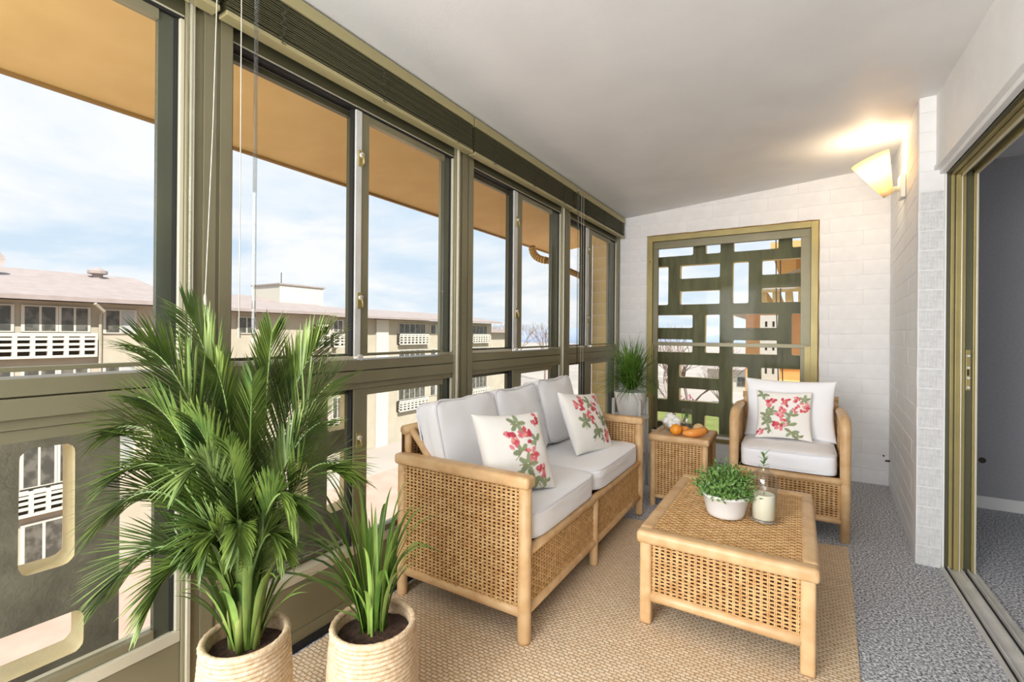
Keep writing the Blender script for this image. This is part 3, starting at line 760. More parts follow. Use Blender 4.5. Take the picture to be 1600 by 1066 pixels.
# wing of the same complex, seen through the end window
wg = empty('side_wing', (2, 17, GZ), 'orange tan wing with white roof edge seen through the end window', 'building')
box('wall', 'wing_wall', wg, -1.35, 8, 16, 24, GZ, 1.95)
box('roof', 'far_white', wg, -2.1, 8.5, 15.2, 24.5, 1.95, 2.12)
box('balcony_floor', 'wing_wall', wg, -0.95, 6, 14.9, 16, -0.35, -0.1)
sc2 = MB()
for r in range(6): sc2.box(-0.9, -0.42, 15.0, 15.1, -0.05 + r * 0.33, 0.12 + r * 0.33)
for k in range(3): sc2.box(-0.9 + k * 0.18, -0.78 + k * 0.18, 15.001, 15.101, -0.05, 1.75)
sc2.build('pierced_rail', 'far_white', wg)
box('recess_shade', 'far_dark', wg, -0.85, -0.45, 15.9, 15.99, 0.0, 1.7)  # dark plate on the wall, coloured as the shade of a recess
rf = empty('neighbour_roof', (0.6, 8, 2.0), 'tan beamed roof corner of the next balcony seen through upper slots', 'roof')
box('deck', 'soffit', rf, -0.30, 3, 6.9, 12, 2.32, 2.40)
box('edge_board', 'yellow_brick', rf, -0.50, 3, 7.6, 7.7, 1.82, 1.86)
for k in range(6):
    box('beam', 'yellow_brick', rf, -0.47 + k * 0.16, -0.38 + k * 0.16, 7.7, 11, 1.70, 1.84)
MB().add([(-0.46, 7.7, 1.92), (0.5, 7.7, 2.28), (0.5, 7.75, 2.28), (-0.46, 7.75, 1.92), (-0.46, 7.7, 1.96), (0.5, 7.7, 2.33), (0.5, 7.75, 2.33), (-0.46, 7.75, 1.96)],
         [(0,3,2,1),(4,5,6,7),(0,1,5,4),(1,2,6,5),(2,3,7,6),(3,0,4,7)]).build('rake_board', 'far_white', rf)
box('infill', 'wing_wall', rf, -0.02, 3, 7.72, 7.74, 1.86, 2.32)
for k, x in enumerate((-0.235, -0.19)):
    cb = MB().tube([(x, 6.4, 3.2), (x + 0.02, 6.4, 1.6), (x + 0.06, 6.4, 0.2), (x + .1, 6.4, -3)], 0.006, 5).build('power_cable', 'rubber', None, center=True)
    props(cb, ('left' if k == 0 else 'right') + ' of two thin black cables hanging outside the pierced screen', 'cable', 'cables outside the end window')

# bare trees
def bare_tree(loc, h, seed, label, sp=0.55):
    random.seed(seed)
    t = empty('bare_tree', loc, label, 'tree', 'leafless trees beyond the buildings')
    tr_ = MB(); br_ = MB()
    def grow(p, d, L, r, lv):
        q = p + d * L
        mid = p + d * L * 0.5 + Vector((random.uniform(-.04, .04), random.uniform(-.04, .04), 0)) * L
        (tr_ if lv < 2 else br_).tube([p, mid, q], [r, r * 0.85, r * 0.7], 5 if lv < 2 else 3, cap=False)
        if lv >= 6: return
        for k in range(3 if lv < 4 else 2):
            nd = (d + Vector((random.uniform(-1, 1), random.uniform(-1, 1), random.uniform(-.25, .5))) * sp).normalized()
            grow(q, nd, L * random.uniform(.62, .82), r * 0.62, lv + 1)
    grow(Vector(loc), Vector((0, 0, 1)), h * 0.27, h * 0.018, 0)
    tr_.build('trunk', 'bark', t); br_.build('branches', 'bark', t, kind='stuff')
bare_tree((-49, 82, GZ), 14.5, 2, 'bare tree right of the low flat-roofed building')
bare_tree((-46.3, 90, GZ), 14, 9, 'bare tree behind the middle window between two latches')
bare_tree((-7.0, 34, GZ), 11.6, 4, 'bare tree seen through the tall slot left of the orange wing', 0.6)
bare_tree((-13.6, 42, GZ), 11.6, 6, 'bare tree at the left edge of the pierced screen', 0.6)
bare_tree((-6.2, 52, GZ), 8.2, 8, 'low bare tree by the road seen through the lower slots', 0.6)
# distant houses, shrub, car
hs = empty('distant_house', (-9, 95, GZ), 'pale distant house with low grey roof seen through lower slots', 'house')
box('wall', 'far_white', hs, -14, -4, 92, 100, GZ, -4.9)
MB().add([(-15, 91, -4.9), (-3, 91, -4.9), (-3, 96, -2.8), (-15, 96, -2.8), (-3, 101, -4.9), (-15, 101, -4.9)], [(0,1,2,3), (3,2,4,5), (0,3,5), (1,4,2), (0,5,4,1)]).build('roof', 'far_roof', hs)
for x in (-12, -9, -6): box('window', 'far_glass', hs, x, x + 1.4, 91.9, 92.0, -7.8, -6.2)
mb = MB(); random.seed(21)
for k in range(160):
    p = Vector((random.gauss(0, .8), random.gauss(0, .8), abs(random.gauss(.9, .6))))
    d = Vector((random.uniform(-1, 1), random.uniform(-1, 1), random.uniform(-.3, 1))).normalized() * 0.3
    s_ = d.cross(Vector((0, 0, 1))).normalized() * 0.12
    mb.add([p - s_, p + d, p + s_, p - d * 0.6], [(0, 1, 2, 3)])
sh = mb.xf(Matrix.Translation((-12.2, 64, GZ))).build('red_shrub', 'red_shrub', None, center=True, kind='stuff'); props(sh, 'dark red leafed shrub by the road beyond the screen', 'shrub')
cr = empty('parked_car', (-8.6, 66, GZ), 'white parked car on the road seen through the lower slots', 'car')
MB().add([(-2.2, -.85, .35), (2.2, -.85, .35), (2.2, .85, .35), (-2.2, .85, .35), (-2.2, -.85, .85), (2.2, -.85, .9), (2.2, .85, .9), (-2.2, .85, .85)], [(0,3,2,1),(4,5,6,7),(0,1,5,4),(1,2,6,5),(2,3,7,6),(3,0,4,7)]).xf(Matrix.Translation((-8.6, 66, GZ))).build('body', 'car_paint', cr, bevel=0.15)
MB().add([(-1.5, -.75, .85), (1.4, -.75, .88), (1.4, .75, .88), (-1.5, .75, .85), (-.9, -.62, 1.42), (.7, -.62, 1.42), (.7, .62, 1.42), (-.9, .62, 1.42)], [(0,3,2,1),(4,5,6,7),(0,1,5,4),(1,2,6,5),(2,3,7,6),(3,0,4,7)]).xf(Matrix.Translation((-8.6, 66, GZ))).build('cabin', 'far_glass', cr, bevel=0.08)
for x in (-1.4, 1.4):
    for y in (-.86, .7):
        MB().tube([(-8.6 + x, 66 + y, GZ + .33), (-8.6 + x, 66.16 + y, GZ + .33)], 0.33, 14).build('wheel', 'rubber', cr)
mb = MB(); pts = []; nseg = 60
for k in range(nseg + 1):
    x = -420 + k * 14
    pts.append((x, 460, GZ + 14 + 9 * noise.noise(Vector((x * 0.008, 0, 0))) + 4 * noise.noise(Vector((x * 0.03, 3, 0)))))
vs = [(p[0], 460, GZ - 1) for p in pts] + pts + [(p[0], 520, GZ - 1) for p in pts]
m1 = nseg + 1
fs = [(k, k + 1, m1 + k + 1, m1 + k) for k in range(nseg)] + [(m1 + k, m1 + k + 1, 2*m1 + k + 1, 2*m1 + k) for k in range(nseg)]
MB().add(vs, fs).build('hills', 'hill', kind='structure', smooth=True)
# slatted timber box below in the courtyard
tb = empty('slatted_bin_store', (-9, 2.6, GZ), 'slatted timber store far below beside the pinkish paving', 'shed')
for k in range(9):
    box('slat', 'wood_slat', tb, -9.6, -9.5, 2.6, 5.4, GZ + 0.1 + k * 0.22, GZ + 0.28 + k * 0.22)
    box('slat', 'wood_slat', tb, -12, -9.6, 2.6, 2.7, GZ + 0.1 + k * 0.22, GZ + 0.28 + k * 0.22)
box('lid', 'paving', tb, -12, -9.45, 2.5, 5.5, GZ + 2.1, GZ + 2.2)

# ================================================================== FURNITURE
def weave(name, origin, u, v, W, H, parent, pu=0.0225, pv=0.0142, m='wicker'):
    o = Vector(origin); u = Vector(u).normalized(); v = Vector(v).normalized(); n = u.cross(v)
    nu = max(2, round(W / pu)); pu = W / nu; nv = max(2, round(H / pv)); pv = H / nv
    mb = MB()
    for i in range(nu):
        c = (i + 0.5) * pu
        for (off) in (-0.0027, 0.0027):
            a = o + u * (c + off - 0.0021); b = o + u * (c + off + 0.0021); t = n * 0.0014
            mb.add([a - t, b - t, b - t + v * H, a - t + v * H, a + t, b + t, b + t + v * H, a + t + v * H], [(0,1,2,3),(4,7,6,5),(0,4,5,1),(2,6,7,3),(1,5,6,2),(0,3,7,4)])
    P = 2 * nu + 1
    rows = np.arange(nv); k = np.arange(P)
    uu = k * pu / 2
    amp = 0.0034
    ph = np.where(k % 2 == 0, 0.0, np.where(((k - 1) // 2) % 2 == 0, 1.0, -1.0))
    ov, uv_, vv_, nv_ = np.array(o), np.array(u), np.array(v), np.array(n)
    verts = []; faces = []
    rng = np.random.RandomState(len(name) + int(W * 1000))
    hw = pv * 0.255; th = 0.0013
    for r in rows:
        zc = (r + 0.5) * pv + rng.uniform(-.0008, .0008)
        w_ = ph * amp * (1 if r % 2 == 0 else -1)
        base = ov + np.outer(uu, uv_) + zc * vv_ + np.outer(w_, nv_)
        ring = np.stack([base - vv_ * hw - nv_ * th, base + vv_ * hw - nv_ * th, base + vv_ * hw + nv_ * th, base - vv_ * hw + nv_ * th], 1)
        s0 = len(mb.v) + len(verts)
        verts += [tuple(q) for q in ring.reshape(-1, 3)]
        for i in range(P - 1):
            for c in range(4):
                faces.append((s0 + i*4 + c, s0 + i*4 + (c+1) % 4, s0 + (i+1)*4 + (c+1) % 4, s0 + (i+1)*4 + c))
    mb.v += verts; mb.f += faces
    return mb.build(name, m, parent, kind='stuff')
def liner(parent, x0, x1, y0, y1, z0, z1): return box('liner', 'wicker_liner', parent, x0, x1, y0, y1, z0, z1)
def post(name, parent, x, y, z0, z1, r=0.024):
    h = z1 - z0
    pts = [(x, y, z0), (x, y, z0 + 0.01)] + [(x + random.uniform(-.001, .001), y + random.uniform(-.001, .001), z0 + h * t) for t in (.3, .6)] + [(x, y, z1)]
    return MB().tube(pts, [r * .93, r, r * 1.02, r, r * .98], 14).build(name, 'rattan_pole', parent, smooth=True)
def rail(name, parent, p0, p1, r=0.022, flat=1.0):
    p0, p1 = Vector(p0), Vector(p1); n = 6; pts = []
    for i in range(n + 1):
        t = i / n; w_ = 0.0012 if 0 < i < n else 0
        pts.append(p0.lerp(p1, t) + Vector((random.uniform(-w_, w_), random.uniform(-w_, w_), random.uniform(-w_, w_))))
    return MB().tube(pts, [r * (1 + random.uniform(-.03, .03)) for _ in pts], 14, flat=flat).build(name, 'rattan_pole', parent, smooth=True)

def cushion(name, c, r, u, n, hr, hu, hn, parent=None, bulge=0.25, p=7.0, m='white_fabric', sag=0.0, seed=0, wr=0.004):
    r, u, n = Vector(r).normalized(), Vector(u).normalized(), Vector(n).normalized(); c = Vector(c)
    g = 16; idx = {}; vs = []; fs = []
    def vert(q):
        key = tuple(round(t, 5) for t in q)
        if key not in idx:
            L = (abs(q[0]) ** p + abs(q[1]) ** p + abs(q[2]) ** p) ** (1 / p)
            x, y, z = q[0] / L, q[1] / L, q[2] / L
            k = max(0, 1 - x * x) * max(0, 1 - y * y)
            zz_ = z * (1 + bulge * k)
            yy = y - sag * (1 - x * x) * max(0, y)
            w_ = noise.noise(Vector((x * 2.2 + seed, y * 2.2, z * 2))) * wr + noise.noise(Vector((x * 6 + seed, y * 5, z * 3))) * wr * 0.4
            idx[key] = len(vs)
            vs.append(c + r * (x * hr + w_ * 0.5) + u * (yy * hu + w_) + n * (zz_ * hn + w_))
        return idx[key]
    def lin_(i): t = -1 + 2 * i / g; return math.sin(t * math.pi / 2) * 0.35 + t * 0.65
    for ax in range(3):
        for sgn in (-1, 1):
            for i in range(g):
                for j in range(g):
                    quad = []
                    for (a, b) in ((i, j), (i + 1, j), (i + 1, j + 1), (i, j + 1)):
                        q = [0, 0, 0]; q[ax] = sgn; q[(ax + 1) % 3] = lin_(a); q[(ax + 2) % 3] = lin_(b); quad.append(vert(q))
                    if sgn < 0: quad.reverse()
                    fs.append(tuple(quad))
    o = MB().add(vs, fs).build(name, m, parent, smooth=True, center=True)
    for sgn in (-1, 1):
        pts = []
        for k in range(65):
            q = 2 * math.pi * k / 64
            x = abs(math.cos(q)) ** (2 / p) * (1 if math.cos(q) >= 0 else -1); y = abs(math.sin(q)) ** (2 / p) * (1 if math.sin(q) >= 0 else -1)
            yy = y - sag * (1 - x * x) * max(0, y)
            pts.append(c + r * x * hr * 0.985 + u * yy * hu * 0.985 + n * (sgn * hn * 0.80))
        a = MB().tube(pts, 0.0045, 6, cap=False)
        if parent is None: a.v = [tuple(Vector(q) - Vector(o.location)) for q in a.v]
        b = a.build('piping', 'piping', None, smooth=True); b.parent = o
    return o

# ---- floral throw pillows
def floral(seed, blooms, leaves, bg_, shade=True):
    rnd = random.Random(seed); spots = []
    for (x, y, r) in leaves:
        a = rnd.uniform(0, math.pi)
        for k in range(rnd.randint(3, 5)):
            q = a + k * 1.25; lx, ly = x + math.cos(q) * r * 0.75, y + math.sin(q) * r * 0.75
            g_ = rnd.uniform(0.8, 1.1)
            spots.append(('l', lx, ly, q, r * 0.66, r * 0.33, (lin(152) * g_, lin(164) * g_, lin(128) * g_)))
        spots.append(('l', x, y, a, r * 1.6, r * 0.07, (lin(150), lin(140), lin(96))))
    for (x, y, r) in blooms:
        for k in range(13):
            q = rnd.uniform(0, 6.28); d = r * math.sqrt(rnd.random())
            c = rnd.choice([(222, 92, 104), (206, 62, 82), (236, 140, 146), (226, 116, 124), (196, 70, 84), (240, 168, 168)])
            spots.append(('f', x + math.cos(q) * d, y + math.sin(q) * d, rnd.uniform(0, 3.14), r * 0.44, r * 0.28, tuple(lin(t) for t in c)))
        spots.append(('f', x, y, 0, r * 0.14, r * 0.14, (lin(240), lin(200), lin(120))))
    def f(x, y):
        col = bg_
        for (t, sx, sy, q, a, b, c) in spots:
            dx_, dy_ = x - sx, y - sy
            if abs(dx_) > 0.35 or abs(dy_) > 0.35: continue
            ca, sa = math.cos(q), math.sin(q)
            e = ((dx_ * ca + dy_ * sa) / a) ** 2 + ((-dx_ * sa + dy_ * ca) / b) ** 2
            if e < 1: col = c if e < 0.75 or t == 'l' else tuple(0.5 * i + 0.5 * j for i, j in zip(c, col))
        return col
    return f
def pillow(name, c, r, u, n, h, thick, fn, label, cat='pillow', back=None, hw=None):
    r, u, n = Vector(r).normalized(), Vector(u).normalized(), Vector(n).normalized(); c = Vector(c)
    g = 84; vs = []; fs = []; cols = []; hw = hw or h
    for side in (1, -1):
        for i in range(g + 1):
            for j in range(g + 1):
                x, y = -1 + 2 * i / g, -1 + 2 * j / g
                px = x * (1 - 0.07 * (1 - y * y)); py = y * (1 - 0.07 * (1 - x * x))
                t = (max(0, (1 - x * x) * (1 - y * y))) ** 0.42 * thick + 0.003
                t *= 1 + 0.10 * noise.noise(Vector((x * 2, y * 2, side * 3 + c.y)))
                vs.append(c + r * px * hw + u * py * h + n * t * side)
                cols.append((fn(x, y) if side == 1 else back or fn(2, 2)))
    N_ = (g + 1) ** 2
    for s_ in (0, 1):
        for i in range(g):
            for j in range(g):
                a = s_ * N_ + i * (g + 1) + j; q = (a, a + g + 1, a + g + 2, a + 1)
                fs.append(q if s_ == 0 else q[::-1])
    per = [i * (g + 1) for i in range(g + 1)] + [g * (g + 1) + j for j in range(1, g + 1)] + [i * (g + 1) + g for i in range(g - 1, -1, -1)] + [j for j in range(g - 1, 0, -1)]
    for k in range(len(per)):
        a, b = per[k], per[(k + 1) % len(per)]; fs.append((b, a, a + N_, b + N_))
    o = MB().add(vs, fs).build(name, 'floral_print', None, smooth=True, center=True)
    at_ = o.data.color_attributes.new('print', 'FLOAT_COLOR', 'POINT')
    at_.data.foreach_set('color', np.array([(*q, 1.0) for q in cols], dtype=np.float32).ravel())
    return props(o, label, cat)

# ---- sofa
random.seed(31)
SX0, SX1, SY0, SY1 = -1.535, -0.893, 1.578, 3.105       # centre lines of the corner posts
sf = empty('wicker_sofa', ((SX0 + SX1) / 2, (SY0 + SY1) / 2, 0), 'woven rattan sofa with white cushions along the windows', 'sofa')
AH = 0.636
for y in (SY0, SY1):
    post('front_post', sf, SX1, y, 0, AH - 0.02, 0.027)
    post('back_post', sf, SX0, y, 0, AH - 0.02, 0.024)
    box('arm_rail', 'rattan_pole', sf, SX0 - 0.028, SX1 + 0.030, y - 0.034, y + 0.034, AH - 0.042, AH + 0.006, 0.018, seg=4, smooth=True)
    rail('bottom_rail', sf, (SX0, y, 0.115), (SX1, y, 0.115), 0.024)
    W = SX1 - SX0
    weave('arm_panel', (SX0, y - 0.014, 0.125), (1, 0, 0), (0, 0, 1), W, AH - 0.155, sf)
    weave('arm_panel', (SX0, y + 0.014, 0.125), (1, 0, 0), (0, 0, 1), W, AH - 0.155, sf)
    liner(sf, SX0, SX1, y - 0.003, y + 0.003, 0.12, AH - 0.04)
ym = (SY0 + SY1) / 2 - 0.09
ym = 2.30
post('centre_leg', sf, SX1, ym, 0, 0.335, 0.022)
rail('front_rail', sf, (SX1, SY0, 0.342), (SX1, SY1, 0.342), 0.02)
rail('front_rail', sf, (SX1, SY0, 0.115), (SX1, SY1, 0.115), 0.02)
for (a, b) in ((SY0 + 0.02, ym - 0.018), (ym + 0.018, SY1 - 0.02)):
    weave('front_panel', (SX1 + 0.004, a, 0.13), (0, 1, 0), (0, 0, 1), b - a, 0.195, sf)
liner(sf, SX1 - 0.016, SX1 - 0.008, SY0, SY1, 0.12, 0.34)
# back rest
rail('back_rail', sf, (SX0 + 0.002, SY0, 0.745), (SX0 + 0.002, SY1, 0.745), 0.022)
for y in (SY0 + 0.03, SY1 - 0.03):
    rail('back_upright', sf, (SX0 + 0.004, y, AH - 0.05), (SX0 + 0.002, y, 0.74), 0.018)
rail('back_brace', sf, (SX0 + 0.14, SY0 + 0.035, AH - 0.02), (SX0 + 0.02, SY0 + 0.035, 0.74), 0.016)
weave('back_panel', (SX0 + 0.004, SY0 + 0.03, 0.34), (0, 1, 0), (0, 0, 1), SY1 - SY0 - 0.06, 0.40, sf)
liner(sf, SX0 - 0.012, SX0 - 0.006, SY0, SY1, 0.12, 0.73)
box('seat_deck', 'wicker_liner', sf, SX0, SX1 - 0.02, SY0 + 0.02, SY1 - 0.02, 0.31, 0.345)
zc0, zc1 = 0.364, 0.482
for k, (a, b) in enumerate(((SY0 + 0.036, ym + 0.004), (ym + 0.006, SY1 - 0.036))):
    o = cushion('seat_cushion', ((SX0 + SX1) / 2 + 0.022, (a + b) / 2, (zc0 + zc1) / 2), (0, 1, 0), (-1, 0, 0), (0, 0, 1), (b - a) / 2, (SX1 - SX0) / 2 - 0.004, (zc1 - zc0) / 2, bulge=0.12, p=9, seed=k * 7)
    props(o, 'white seat cushion on the sofa half nearest the camera' if k == 0 else 'white seat cushion on the sofa half beside the side table', 'cushion', 'sofa seat cushions')
bcs = [(SY0 + 0.03, 2.085, 'white back cushion at the near end of the sofa'), (2.09, 2.575, 'white back cushion in the middle of the sofa'), (2.58, SY1 - 0.03, 'white back cushion at the far end of the sofa')]
lean = Vector((-0.26, 0, 1)).normalized(); nrm = Vector((1, 0, 0.26)).normalized()
for k, (a, b, lb) in enumerate(bcs):
    hh = 0.205 if k < 2 else 0.212
    cc = Vector((-1.343, (a + b) / 2, 0.492)) + lean * hh
    o = cushion('back_cushion', cc, (0, 1, 0), lean, nrm, (b - a) / 2, hh, 0.072, bulge=0.30, p=7, sag=0.15, seed=20 + k * 5, wr=0.008)
    props(o, lb, 'cushion', 'sofa back cushions')

CREAM = tuple(lin(t) for t in (247, 244, 236))
WHITE = tuple(lin(t) for t in (251, 251, 253))
f1 = floral(4, [(-0.25, 0.30, .21), (0.22, 0.42, .20), (0.30, -0.08, .19), (0.52, -0.52, .17), (0.72, 0.8, .15)], [(-.05, -.02, .2), (.08, -.35, .22), (.55, .22, .18), (.05, .72, .2), (.25, -.72, .22), (.62, -.85, .14), (-.05, -.62, .16)], CREAM)
pillow('throw_pillow', (-1.075, 1.80, 0.660), (0.42, 0.90, -0.05), (-0.32, 0.05, 1.0), (0.88, -0.40, 0.30), 0.178, 0.066, f1, 'floral throw pillow leaning at the near end of the sofa', back=WHITE)
f2 = floral(9, [(-0.5, 0.55, .2), (-0.2, 0.1, .2), (0.28, 0.42, .2), (0.6, -0.55, .22), (.7, .75, .14), (-.28, .72, .14)], [(0.05, 0.62, .2), (-0.5, -.02, .2), (.05, -.32, .22), (.55, .02, .2), (.65, -.15, .18), (-.12, -.55, .15), (.3, -.62, .12)], CREAM)
pillow('throw_pillow', (-1.105, 2.70, 0.648), (0.22, 0.97, -0.10), (-0.40, 0.13, 0.92), (0.92, -0.20, 0.38), 0.190, 0.066, f2, 'floral throw pillow leaning at the far end of the sofa', back=WHITE)

# ---- coffee table
random.seed(41)
CX0, CX1, CY0, CY1 = -0.528, 0.040, 1.960, 2.820
ct = empty('wicker_coffee_table', ((CX0 + CX1) / 2, (CY0 + CY1) / 2, 0), 'low rectangular rattan coffee table with woven top on the jute rug', 'table')
TH = 0.385
for x in (CX0, CX1):
    for y in (CY0, CY1):
        box('leg', 'rattan_pole', ct, x - 0.024, x + 0.024, y - 0.024, y + 0.024, 0, TH - 0.045, 0.014, seg=3, smooth=True)
for (x0, x1, y0, y1) in ((CX0 - .035, CX1 + .035, CY0 - .038, CY0 + .022), (CX0 - .035, CX1 + .035, CY1 - .022, CY1 + .038), (CX0 - .036, CX0 + .020, CY0 + .018, CY1 - .018), (CX1 - .020, CX1 + .036, CY0 + .018, CY1 - .018)):
    box('top_rail', 'rattan_pole', ct, x0, x1, y0, y1, TH - 0.052, TH, 0.02, seg=4, smooth=True)
for y in (CY0, CY1):
    rail('bottom_rail', ct, (CX0 + .015, y, 0.112), (CX1 - .015, y, 0.112), 0.022)
    weave('side_panel', (CX0 + .02, y + (-0.004 if y == CY0 else 0.004), 0.125), (1, 0, 0), (0, 0, 1), CX1 - CX0 - .04, TH - 0.052 - 0.12, ct)
for x in (CX0, CX1):
    rail('bottom_rail', ct, (x, CY0 + .015, 0.112), (x, CY1 - .015, 0.112), 0.022)
    weave('side_panel', (x, CY0 + .02, 0.125), (0, 1, 0), (0, 0, 1), CY1 - CY0 - .04, TH - 0.052 - 0.12, ct)
weave('top_panel', (CX0 + .015, CY0 + .018, TH - 0.010), (1, 0, 0), (0, 1, 0), CX1 - CX0 - .03, CY1 - CY0 - .036, ct, pu=0.0225, pv=0.0150)
liner(ct, CX0 + 0.01, CX1 - 0.01, CY0 + 0.01, CY1 - 0.01, TH - 0.024, TH - 0.016)
mb = MB(); g_ = 0.018
mb.box(CX0 + g_, CX0 + g_ + .004, CY0 + g_, CY1 - g_, .12, TH - .05); mb.box(CX1 - g_ - .004, CX1 - g_, CY0 + g_, CY1 - g_, .12, TH - .05)
mb.box(CX0 + g_, CX1 - g_, CY0 + g_, CY0 + g_ + .004, .12, TH - .05); mb.box(CX0 + g_, CX1 - g_, CY1 - g_ - .004, CY1 - g_, .12, TH - .05)
mb.build('liner', 'wicker_liner', ct)

# ---- side table
random.seed(43)
TX0, TX1, TY0, TY1, SH = -0.862, -0.520, 3.345, 3.68, 0.50
sdt = empty('wicker_side_table', ((TX0 + TX1) / 2, (TY0 + TY1) / 2, 0), 'square rattan side table between the sofa and the armchair', 'table')
for x in (TX0, TX1):
    for y in (TY0, TY1): post('leg', sdt, x, y, 0, SH - 0.03, 0.02)
for (x0, x1, y0, y1) in ((TX0 - .03, TX1 + .03, TY0 - .03, TY0 + .02), (TX0 - .03, TX1 + .03, TY1 - .02, TY1 + .03), (TX0 - .03, TX0 + .02, TY0 + .015, TY1 - .015), (TX1 - .02, TX1 + .03, TY0 + .015, TY1 - .015)):
    box('top_rail', 'rattan_pole', sdt, x0, x1, y0, y1, SH - 0.042, SH + 0.004, 0.016, seg=3, smooth=True)
box('table_top', 'rattan_pole', sdt, TX0 + .01, TX1 - .01, TY0 + .01, TY1 - .01, SH - 0.03, SH - 0.006, 0.002)
for y in (TY0, TY1):
    weave('side_panel', (TX0 + .015, y, 0.075), (1, 0, 0), (0, 0, 1), TX1 - TX0 - .03, SH - .115, sdt)
    rail('bottom_rail', sdt, (TX0, y, .07), (TX1, y, .07), 0.014)
for x in (TX0, TX1):
    weave('side_panel', (x, TY0 + .015, 0.075), (0, 1, 0), (0, 0, 1), TY1 - TY0 - .03, SH - .115, sdt)
    rail('bottom_rail', sdt, (x, TY0, .07), (x, TY1, .07), 0.014)
mb = MB(); g_ = .014
mb.box(TX0 + g_, TX0 + g_ + .004, TY0 + g_, TY1 - g_, .07, SH - .04); mb.box(TX1 - g_ - .004, TX1 - g_, TY0 + g_, TY1 - g_, .07, SH - .04)
mb.box(TX0 + g_, TX1 - g_, TY0 + g_, TY0 + g_ + .004, .07, SH - .04); mb.box(TX0 + g_, TX1 - g_, TY1 - g_ - .004, TY1 - g_, .07, SH - .04)
mb.build('liner', 'wicker_liner', sdt)

# ---- armchair
random.seed(47)
AX0, AX1, AY0, AY1 = -0.345, 0.245, 3.345, 3.93
ac = empty('wicker_armchair', ((AX0 + AX1) / 2, (AY0 + AY1) / 2, 0), 'rattan armchair with white cushions facing the room by the end wall', 'armchair')
AHT = 0.70
for x in (AX0, AX1):
    # front post sweeping back into the arm rail
    pts = [(x, AY0, 0), (x, AY0, 0.3), (x, AY0 + .002, AHT - 0.10)] + bez((x, AY0 + .004, AHT - 0.07), (x, AY0 + .006, AHT), (x, AY0 + 0.10, AHT + 0.004), 6) + [(x, AY0 + .3, AHT + .012), (x, AY1, AHT - 0.01)]
    MB().tube(pts, [0.026, 0.027, 0.028] + [0.029] * 7 + [0.028, 0.026], 14).build('arm_frame', 'rattan_pole', ac, smooth=True)
    post('back_leg', ac, x, AY1, 0, AHT - 0.005, 0.022)
    rail('bottom_rail', ac, (x, AY0, .115), (x, AY1, .115), 0.018)
    weave('arm_panel', (x - 0.012, AY0 + .015, 0.125), (0, 1, 0), (0, 0, 1), AY1 - AY0 - .03, AHT - 0.15, ac)
    weave('arm_panel', (x + 0.012, AY0 + .015, 0.125), (0, 1, 0), (0, 0, 1), AY1 - AY0 - .03, AHT - 0.15, ac)
    liner(ac, x - .003, x + .003, AY0 + .01, AY1, .12, AHT - .03)
rail('front_rail', ac, (AX0, AY0, .345), (AX1, AY0, .345), 0.022)
rail('front_rail', ac, (AX0, AY0, .115), (AX1, AY0, .115), 0.018)
weave('front_panel', (AX0 + .02, AY0 - .004, .128), (1, 0, 0), (0, 0, 1), AX1 - AX0 - .04, .20, ac)
liner(ac, AX0, AX1, AY0 + .012, AY0 + .018, .12, .34)
rail('back_rail', ac, (AX0, AY1, .76), (AX1, AY1, .76), 0.022)
for x in (AX0 + .02, AX1 - .02): rail('back_upright', ac, (x, AY1, .60), (x, AY1, .755), 0.018)
weave('back_panel', (AX0 + .02, AY1, .33), (1, 0, 0), (0, 0, 1), AX1 - AX0 - .04, .42, ac)
box('seat_deck', 'wicker_liner', ac, AX0 + .01, AX1 - .01, AY0 + .02, AY1 - .02, .32, .352)
o = cushion('seat_cushion', ((AX0 + AX1) / 2, 3.615, 0.431), (1, 0, 0), (0, -1, 0), (0, 0, 1), 0.262, 0.290, 0.066, bulge=0.12, p=8, seed=55)
props(o, 'thick white seat cushion on the rattan armchair', 'cushion')
pillow('back_cushion', (-0.045, 3.775, 0.692), (1, 0, 0), (0, 0.16, 1), (0, -1, 0.16), 0.205, 0.075, lambda x, y: WHITE, 'plain white back cushion standing on the armchair', 'cushion', back=WHITE, hw=0.275)
f3 = floral(14, [(-0.45, 0.5, .2), (0.05, 0.58, .19), (0.72, 0.35, .2), (0.45, 0.70, .13), (-0.12, 0.12, .2), (-0.12, -0.38, .24), (0.45, .22, .13), (-.85, -.78, .13)],
            [(-.62, -.05, .2), (.28, -.02, .2), (.2, -.45, .22), (-.45, .15, .16), (-.5, -.62, .16), (.3, -.72, .2), (.75, .68, .16), (-.75, .85, .18), (-.62, -.32, .18), (0.52, -.92, .15)], CREAM)
pillow('throw_pillow', (-0.075, 3.640, 0.665), (1, 0.04, 0.02), (0, 0.24, 1), (0, -1, 0.24), 0.162, 0.042, f3, 'square floral pillow propped on the armchair', back=WHITE, hw=0.165)

# ---- rug
mb = MB()
out = [(0.255, 3.26), (0.232, 2.7), (0.198, 2.05), (0.19, 1.6), (0.18, 0.55), (-1.57, 0.55), (-1.572, 1.6), (-1.572, 2.84)]
n_ = len(out)
mb.add([(x, y, 0.001) for x, y in out] + [(x, y, 0.0085) for x, y in out], [tuple(range(n_ - 1, -1, -1)), tuple(range(n_, 2 * n_))] + [(k, (k + 1) % n_, n_ + (k + 1) % n_, n_ + k) for k in range(n_)])
props(mb.build('jute_rug', 'jute', None, bevel=0.003), 'natural woven jute rug under the sofa and coffee table', 'rug')

